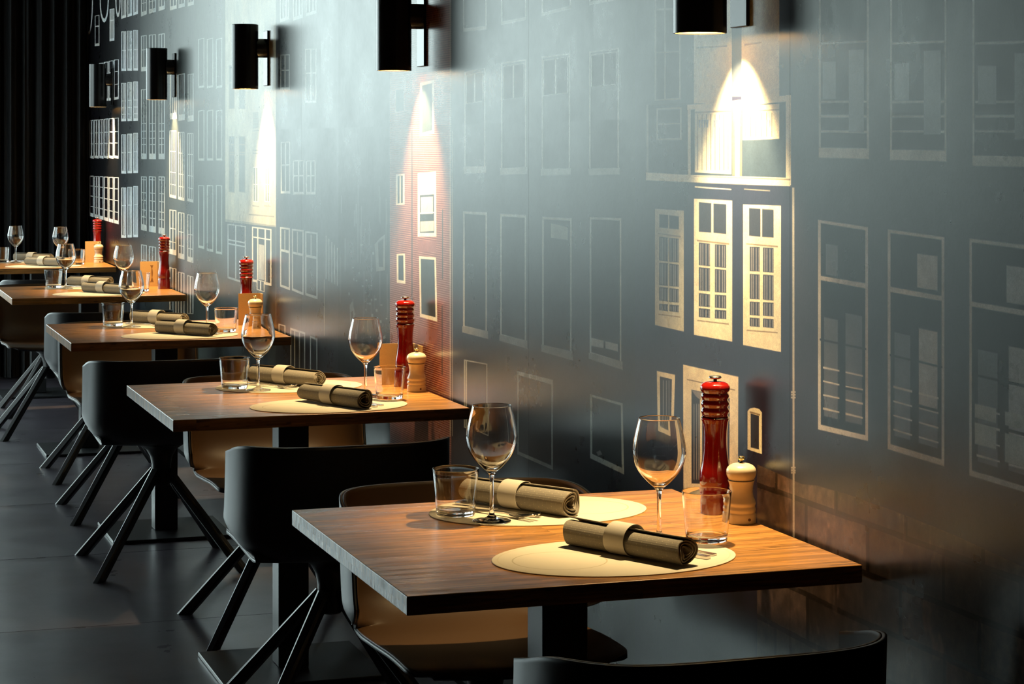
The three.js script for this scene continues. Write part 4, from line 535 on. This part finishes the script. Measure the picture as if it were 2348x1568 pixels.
function napkinGeo(seed) { // a cloth rolled into a spiral, lying along local z
  const r = rng(seed), turns = 3.4, n = 120, t = 0.0023, wob = [r() * 6, r() * 6], out = [], inn = [];
  for (let k = 0; k <= n; k++) { const a = k / n * turns * Math.PI * 2, rr = 0.0075 + (NAP_R - 0.0012 - 0.0075) * (k / n) + 0.0007 * Math.sin(a * 2.3 + wob[0]); const c = Math.cos(a - 0.9), s = Math.sin(a - 0.9);
    out.push(new THREE.Vector2((rr + t / 2) * c, (rr + t / 2) * s)); inn.push(new THREE.Vector2((rr - t / 2) * c, (rr - t / 2) * s)); }
  const g = new THREE.ExtrudeGeometry(new THREE.Shape([...out, ...inn.reverse()]), { depth: NAP_L, steps: 8, bevelEnabled: false }); g.translate(0, 0, -NAP_L / 2);
  const p = g.attributes.position, uv = g.attributes.uv;
  for (let k = 0; k < p.count; k++) { const x = p.getX(k), y = p.getY(k), z = p.getZ(k), f = 0.96 + 0.05 * Math.sin(z * 14 + wob[1]) + 0.03 * (z / NAP_L); uv.setXY(k, Math.atan2(y, x) / 6.283 * 0.165 / 0.13, z / 0.13); p.setXYZ(k, x * (f + 0.06), y * f * 0.965, z + 0.004 * Math.sin(Math.atan2(y, x) * 2 + wob[0])); }
  let low = 1e9; for (let k = 0; k < p.count; k++) low = Math.min(low, p.getY(k)); g.translate(0, -low, 0); g.computeVertexNormals(); return g;
}
const napGeos = [napkinGeo(3), napkinGeo(8), napkinGeo(15)];
const bandGeo = (() => { const o = NAP_R * 1.02 + 0.0008, s = new THREE.Shape(); s.absellipse(0, 0, o + 0.0004, o * 0.93 + 0.0004, 0, Math.PI * 2); const h = new THREE.Path(); h.absellipse(0, 0, o - 0.0003, o * 0.93 - 0.0003, 0, Math.PI * 2); s.holes.push(h); const g = new THREE.ExtrudeGeometry(s, { depth: 0.046, bevelEnabled: false, curveSegments: 40 }); g.translate(0, o * 0.93 + 0.0002, -0.030); return g; })();
function flat(pts, depth, lift) { // flat outline in (x, length) extruded, then bent up by lift(length)
  const g = new THREE.ExtrudeGeometry(new THREE.Shape(pts.map(([a, b]) => new THREE.Vector2(a, b))), { depth, bevelEnabled: true, bevelSize: 0.0005, bevelThickness: 0.0005, bevelSegments: 1 });
  g.rotateX(-Math.PI / 2); const p = g.attributes.position; for (let k = 0; k < p.count; k++) p.setY(k, p.getY(k) + 0.0005 + lift(-p.getZ(k), p.getX(k))); g.computeVertexNormals(); return g;
}
const half = (pts) => [...pts, ...pts.slice().reverse().map(([a, b]) => [-a, b])];
const forkLift = (l) => 0.006 * sm(0.03, 0.12, l) - 0.003 * sm(0.12, 0.155, l) + 0.009 * sm(0.165, 0.205, l);
const forkHandle = flat(half([[0.0055, 0], [0.0068, 0.006], [0.0058, 0.03], [0.0032, 0.09], [0.0026, 0.13], [0.004, 0.142]]), 0.0022, forkLift);
const tines = (() => { const o = [[0.004, 0.142], [0.0095, 0.152], [0.0115, 0.165], [0.0118, 0.205]], s = [[0.0092, 0.207], [0.0088, 0.170], [0.0062, 0.168], [0.0058, 0.207], [0.0034, 0.207], [0.0028, 0.168], [0.0012, 0.168]]; return half([...o, ...s]); })();
const forkHead = flat(tines, 0.0016, (l, x) => forkLift(l) - 0.002 * (1 - (x / 0.012) ** 2) * sm(0.14, 0.16, l));
const knifeHandle = flat(half([[0.005, 0], [0.0064, 0.008], [0.0060, 0.05], [0.0048, 0.10]]), 0.0045, () => 0);
const knifeBlade = flat([[-0.0045, 0.10], [0.0048, 0.10], [0.0085, 0.106], [0.0092, 0.16], [0.0085, 0.195], [0.002, 0.208], [-0.0042, 0.208], [-0.0046, 0.16]], 0.0012, () => 0.0012);
const redBody = lathe([[0, 0], [0.029, 0], [0.0302, 0.0012], ...smoothProfile([[0.0304, 0.012], [0.0300, 0.030], [0.0292, 0.046]], 8), [0.0272, 0.0495], [0.0268, 0.052], [0.0288, 0.056], ...smoothProfile([[0.0296, 0.062], [0.0290, 0.078], [0.0252, 0.100], [0.0222, 0.128], [0.0222, 0.152], [0.0244, 0.174]], 24), [0.0262, 0.179], [0.0264, 0.183], [0, 0.183]], 56);
const redHead = lathe([[0, 0.1835], [0.0250, 0.1835], [0.0240, 0.187], ...smoothProfile([[0.0252, 0.190], [0.0270, 0.1945], [0.0252, 0.199], [0.0240, 0.2015]], 8), ...smoothProfile([[0.0252, 0.204], [0.0270, 0.2085], [0.0252, 0.213], [0.0238, 0.2155]], 8), ...smoothProfile([[0.0250, 0.218], [0.0268, 0.2225], [0.0256, 0.2265], [0.0242, 0.229]], 8), ...smoothProfile([[0.0268, 0.232], [0.0284, 0.237], [0.0270, 0.243], [0.021, 0.248], [0.010, 0.2505], [0, 0.251]], 14)], 56);
const redKnob = lathe([[0, 0.2505], [0.0035, 0.2505], [0.0035, 0.254], [0.0105, 0.2555], [0.0125, 0.2575], [0.0105, 0.2605], [0, 0.2612]], 32);
const saltBody = lathe([[0, 0], [0.0262, 0], [0.0272, 0.001], [0.0272, 0.0165], [0.0256, 0.0185], ...smoothProfile([[0.0258, 0.0205], [0.0270, 0.025], [0.0258, 0.0295]], 6), [0.0252, 0.031], ...smoothProfile([[0.0258, 0.033], [0.0268, 0.037], [0.0252, 0.042], [0.0222, 0.050], [0.0212, 0.060], [0.0224, 0.071], [0.0246, 0.0775]], 20), [0.0250, 0.079], [0, 0.079]], 48);
const saltHead = lathe([[0, 0.0795], [0.0240, 0.0795], [0.0238, 0.081], ...smoothProfile([[0.0250, 0.083], [0.0268, 0.087], [0.0278, 0.093], [0.0262, 0.1005], [0.020, 0.1065], [0.010, 0.1095], [0, 0.110]], 22)], 48);
const saltKnob = lathe([[0, 0.1095], [0.0045, 0.1095], [0.004, 0.111], [0.0026, 0.112], [0.0026, 0.1145], ...smoothProfile([[0.003, 0.1148], [0.0062, 0.1178], [0.0056, 0.1215], [0, 0.1232]], 10)], 24);
const dotGeo = new THREE.CylinderGeometry(0.0028, 0.0028, 0.0012, 16).rotateX(Math.PI / 2);
const kraftTex = (() => { const c = document.createElement('canvas'); c.width = 256; c.height = 256; const g = c.getContext('2d'); g.fillStyle = '#c29a62'; g.fillRect(0, 0, 256, 256); const r = rng(77);
  for (let k = 0; k < 2600; k++) { const q = 0.9 + 0.2 * r(); g.fillStyle = `rgb(${190 * q},${150 * q},${96 * q})`; g.fillRect(r() * 256, r() * 256, 2 + 6 * r(), 1); }
  g.strokeStyle = '#7a5228'; g.lineWidth = 9; for (let k = 0; k < 4; k++) { g.beginPath(); g.moveTo(150 + k * 12, 40); g.quadraticCurveTo(210 - k * 22, 110, 150 + k * 14, 215); g.stroke(); }
  const t = new THREE.CanvasTexture(c); t.colorSpace = THREE.SRGBColorSpace; return t; })();
M.kraftPrint = mat({ map: kraftTex, roughness: 0.85 }); M.kraft = mat({ color: lin(0.50, 0.31, 0.12), roughness: 0.85 });

// per table: x positions of the two settings, mills, card (dz from the table centre)
const LAY = [
  { tumA: [1.157, 0.245], wineA: [1.200, 0.158], wineB: [1.424, -0.106], tumB: [1.500, -0.140], red: [1.628, 0.112], salt: [1.637, 0.014], matA: [1.322, 0.247], matB: [1.295, -0.222], napA: [1.290, 0.270, 0.535], napB: [1.320, -0.218, 0.452] },
  { tumA: [1.157, 0.212], wineA: [1.210, 0.140], wineB: [1.470, -0.060], tumB: [1.512, -0.160], red: [1.628, 0.098], salt: [1.634, 0.000], matA: [1.318, 0.225], matB: [1.322, -0.245], napA: [1.318, 0.272, 0.58], napB: [1.337, -0.242, 0.43], card: [1.570, 0.060] },
  { tumA: [1.113, 0.235], wineA: [1.171, 0.150], wineB: [1.417, -0.080], tumB: [1.474, -0.155], red: [1.618, 0.185], salt: [1.615, 0.000], matA: [1.300, 0.240], matB: [1.290, -0.235], napA: [1.290, 0.262, 0.66], napB: [1.312, -0.215, 0.66], card: [1.578, 0.030] },
  { tumA: [1.134, 0.235], wineA: [1.182, 0.150], wineB: [1.424, -0.085], tumB: [1.495, -0.150], red: [1.632, 0.020], matA: [1.305, 0.240], matB: [1.290, -0.230], napA: [1.310, 0.265, 0.7], napB: [1.318, -0.200, 0.62], card: [1.549, 0.120] },
  { tumA: [1.091, 0.235], wineA: [1.160, 0.150], wineB: [1.390, -0.085], tumB: [1.480, -0.145], red: [1.633, 0.175], salt: [1.618, 0.000], matA: [1.290, 0.240], matB: [1.280, -0.225], napA: [1.270, 0.262, 0.8], napB: [1.285, -0.205, 0.7], card: [1.560, 0.030] },
];
const proto = {};
function place(key, make, label, pos, turn) {
  if (!proto[key]) { proto[key] = make(label, pos, turn); return proto[key]; }
  return copyOf(proto[key], label, pos, turn);
}
LAY.forEach((L, n) => {
  const cz = TZ[n], on = WHICH[n], OM = TOP + 0.0020;
  const SET = [['A', 'far', 0], ['B', 'near', Math.PI]];
  for (const [k, side, turn] of SET) {
    const at = (a, y) => [a[0], y, cz + a[1]];
    place('mat', (l, p, t) => { const o = new THREE.Mesh(matGeo, M.mat); o.name = numbered('placemat'); o.position.set(p[0], p[1], -p[2]); o.rotation.y = t; scene.add(o); return tag(o, l, 'placemat', 'cream oval placemats'); },
      `cream oval placemat on the ${side} side of the ${on}`, at(L['mat' + k], TOP), k === 'A' ? Math.PI : 0);
    const onMat = (a) => { const m = L['mat' + k], q = ((a[0] - m[0]) / 0.245) ** 2 + ((a[1] - m[1]) / 0.19) ** 2; return q < 1 ? OM : TOP; };
    place('wine', (l, p) => { const o = new THREE.Mesh(wineGeo, M.glass); o.name = numbered('wine_glass'); o.position.set(p[0], p[1], -p[2]); scene.add(o); return tag(o, l, 'wine glass', 'empty wine glasses'); },
      `empty stemmed wine glass of the ${side} place setting on the ${on}`, at(L['wine' + k], onMat(L['wine' + k])));
    place('tum', (l, p) => { const o = new THREE.Mesh(tumGeo, M.glass); o.name = numbered('water_tumbler'); o.position.set(p[0], p[1], -p[2]); scene.add(o); return tag(o, l, 'tumbler', 'empty water tumblers'); },
      `empty water tumbler of the ${side} place setting on the ${on}`, at(L['tum' + k], onMat(L['tum' + k])));
    const [nx, nz, ang] = L['nap' + k], gi = (n * 2 + (k === 'B' ? 1 : 0)) % 3;
    place('nap' + gi, (l, p, t) => { const o = thing('rolled_napkin', l, 'napkin', p, t, 'rolled cloth napkins'); mesh('cloth_roll', napGeos[gi], M.napkin, o); mesh('paper_band', bandGeo, M.band, o).userData.label = 'pale paper band'; return o; },
      `rolled olive napkin in a paper band, ${side} side of the ${on}`, [nx, OM, cz + nz], ang + (k === 'A' ? 0 : 0));
    // cutlery beside the napkin, ends level with it
    const ax = [Math.sin(ang), -Math.cos(ang)], nrm = [Math.cos(ang), Math.sin(ang)], s = k === 'A' ? -1 : 1;   // axis points towards the camera end
    const spot = (off, along) => [nx + nrm[0] * off * s + ax[0] * along, OM, cz + nz + nrm[1] * off * s + ax[1] * along];
    const far = n === 0 && k === 'B' ? 0.024 : 0, end = k === 'A' ? -0.115 : 0.118, tt = k === 'A' ? ang + Math.PI : ang;
    place('knife', (l, p, t) => { const o = thing('table_knife', l, 'knife', p, t, 'steel table knives'); mesh('handle', knifeHandle, M.steel, o); mesh('blade', knifeBlade, M.steel, o); return o; },
      `steel knife beside the rolled napkin on the ${side} side of the ${on}`, spot(0.048 + far, end), tt);
    place('fork', (l, p, t) => { const o = thing('table_fork', l, 'fork', p, t, 'steel table forks'); mesh('handle', forkHandle, M.steel, o); mesh('tines', forkHead, M.steel, o); return o; },
      `steel fork beside the rolled napkin on the ${side} side of the ${on}`, spot(0.078 + far, end + (k === 'A' ? 0.02 : -0.012)), tt);
  }
  place('red', (l, p) => { const o = thing('pepper_mill', l, 'pepper mill', p, 0, 'tall red pepper mills'); mesh('body', redBody, M.redLacquer, o); mesh('knob', redKnob, M.knob, mesh('head', redHead, M.redLacquer, o)).userData.label = 'silver knob'; return o; },
    `tall glossy red pepper mill on the ${on}`, [L.red[0], TOP, cz + L.red[1]]);
  if (L.salt) place('salt', (l, p) => { const o = thing('salt_mill', l, 'salt mill', p, 0, 'small cream salt mills'); mesh('body', saltBody, M.creamLacquer, o); mesh('knob', saltKnob, M.brass, mesh('head', saltHead, M.creamLacquer, o)).userData.label = 'brass knob'; const d = mesh('emblem_dot', dotGeo, M.brownDot, o); d.position.set(0.004, 0.009, 0.0268); return o; },
    `small cream salt mill with brass knob on the ${on}`, [L.salt[0], TOP, cz + L.salt[1]]);
  if (L.card) place(n === 1 ? 'card' : 'shortcard', (l, p) => { const o = thing('menu_card', l, 'menu', p, 0, 'brown folded menu cards'), len = n === 1 ? 0.112 : 0.05, wid = n === 1 ? 0.098 : 0.086;
      const f = new THREE.BoxGeometry(wid, 0.122, 0.0025); f.translate(wid / 2, 0.061, 0); mesh('front_leaf', f, [M.kraft, M.kraft, M.kraft, M.kraft, M.kraftPrint, M.kraft], o);
      const b = new THREE.BoxGeometry(0.0025, 0.122, len); b.translate(wid - 0.00125, 0.061, len / 2 + 0.00125); mesh('side_leaf', b, M.kraft, o); return o; },
    `brown folded menu card standing on the ${on}`, [L.card[0] - 0.004, TOP, cz + L.card[1] + 0.09]);
});

scene.traverse((o) => { if (o.isMesh) { o.castShadow = true; o.receiveShadow = true; } });
renderer.render(scene, camera);
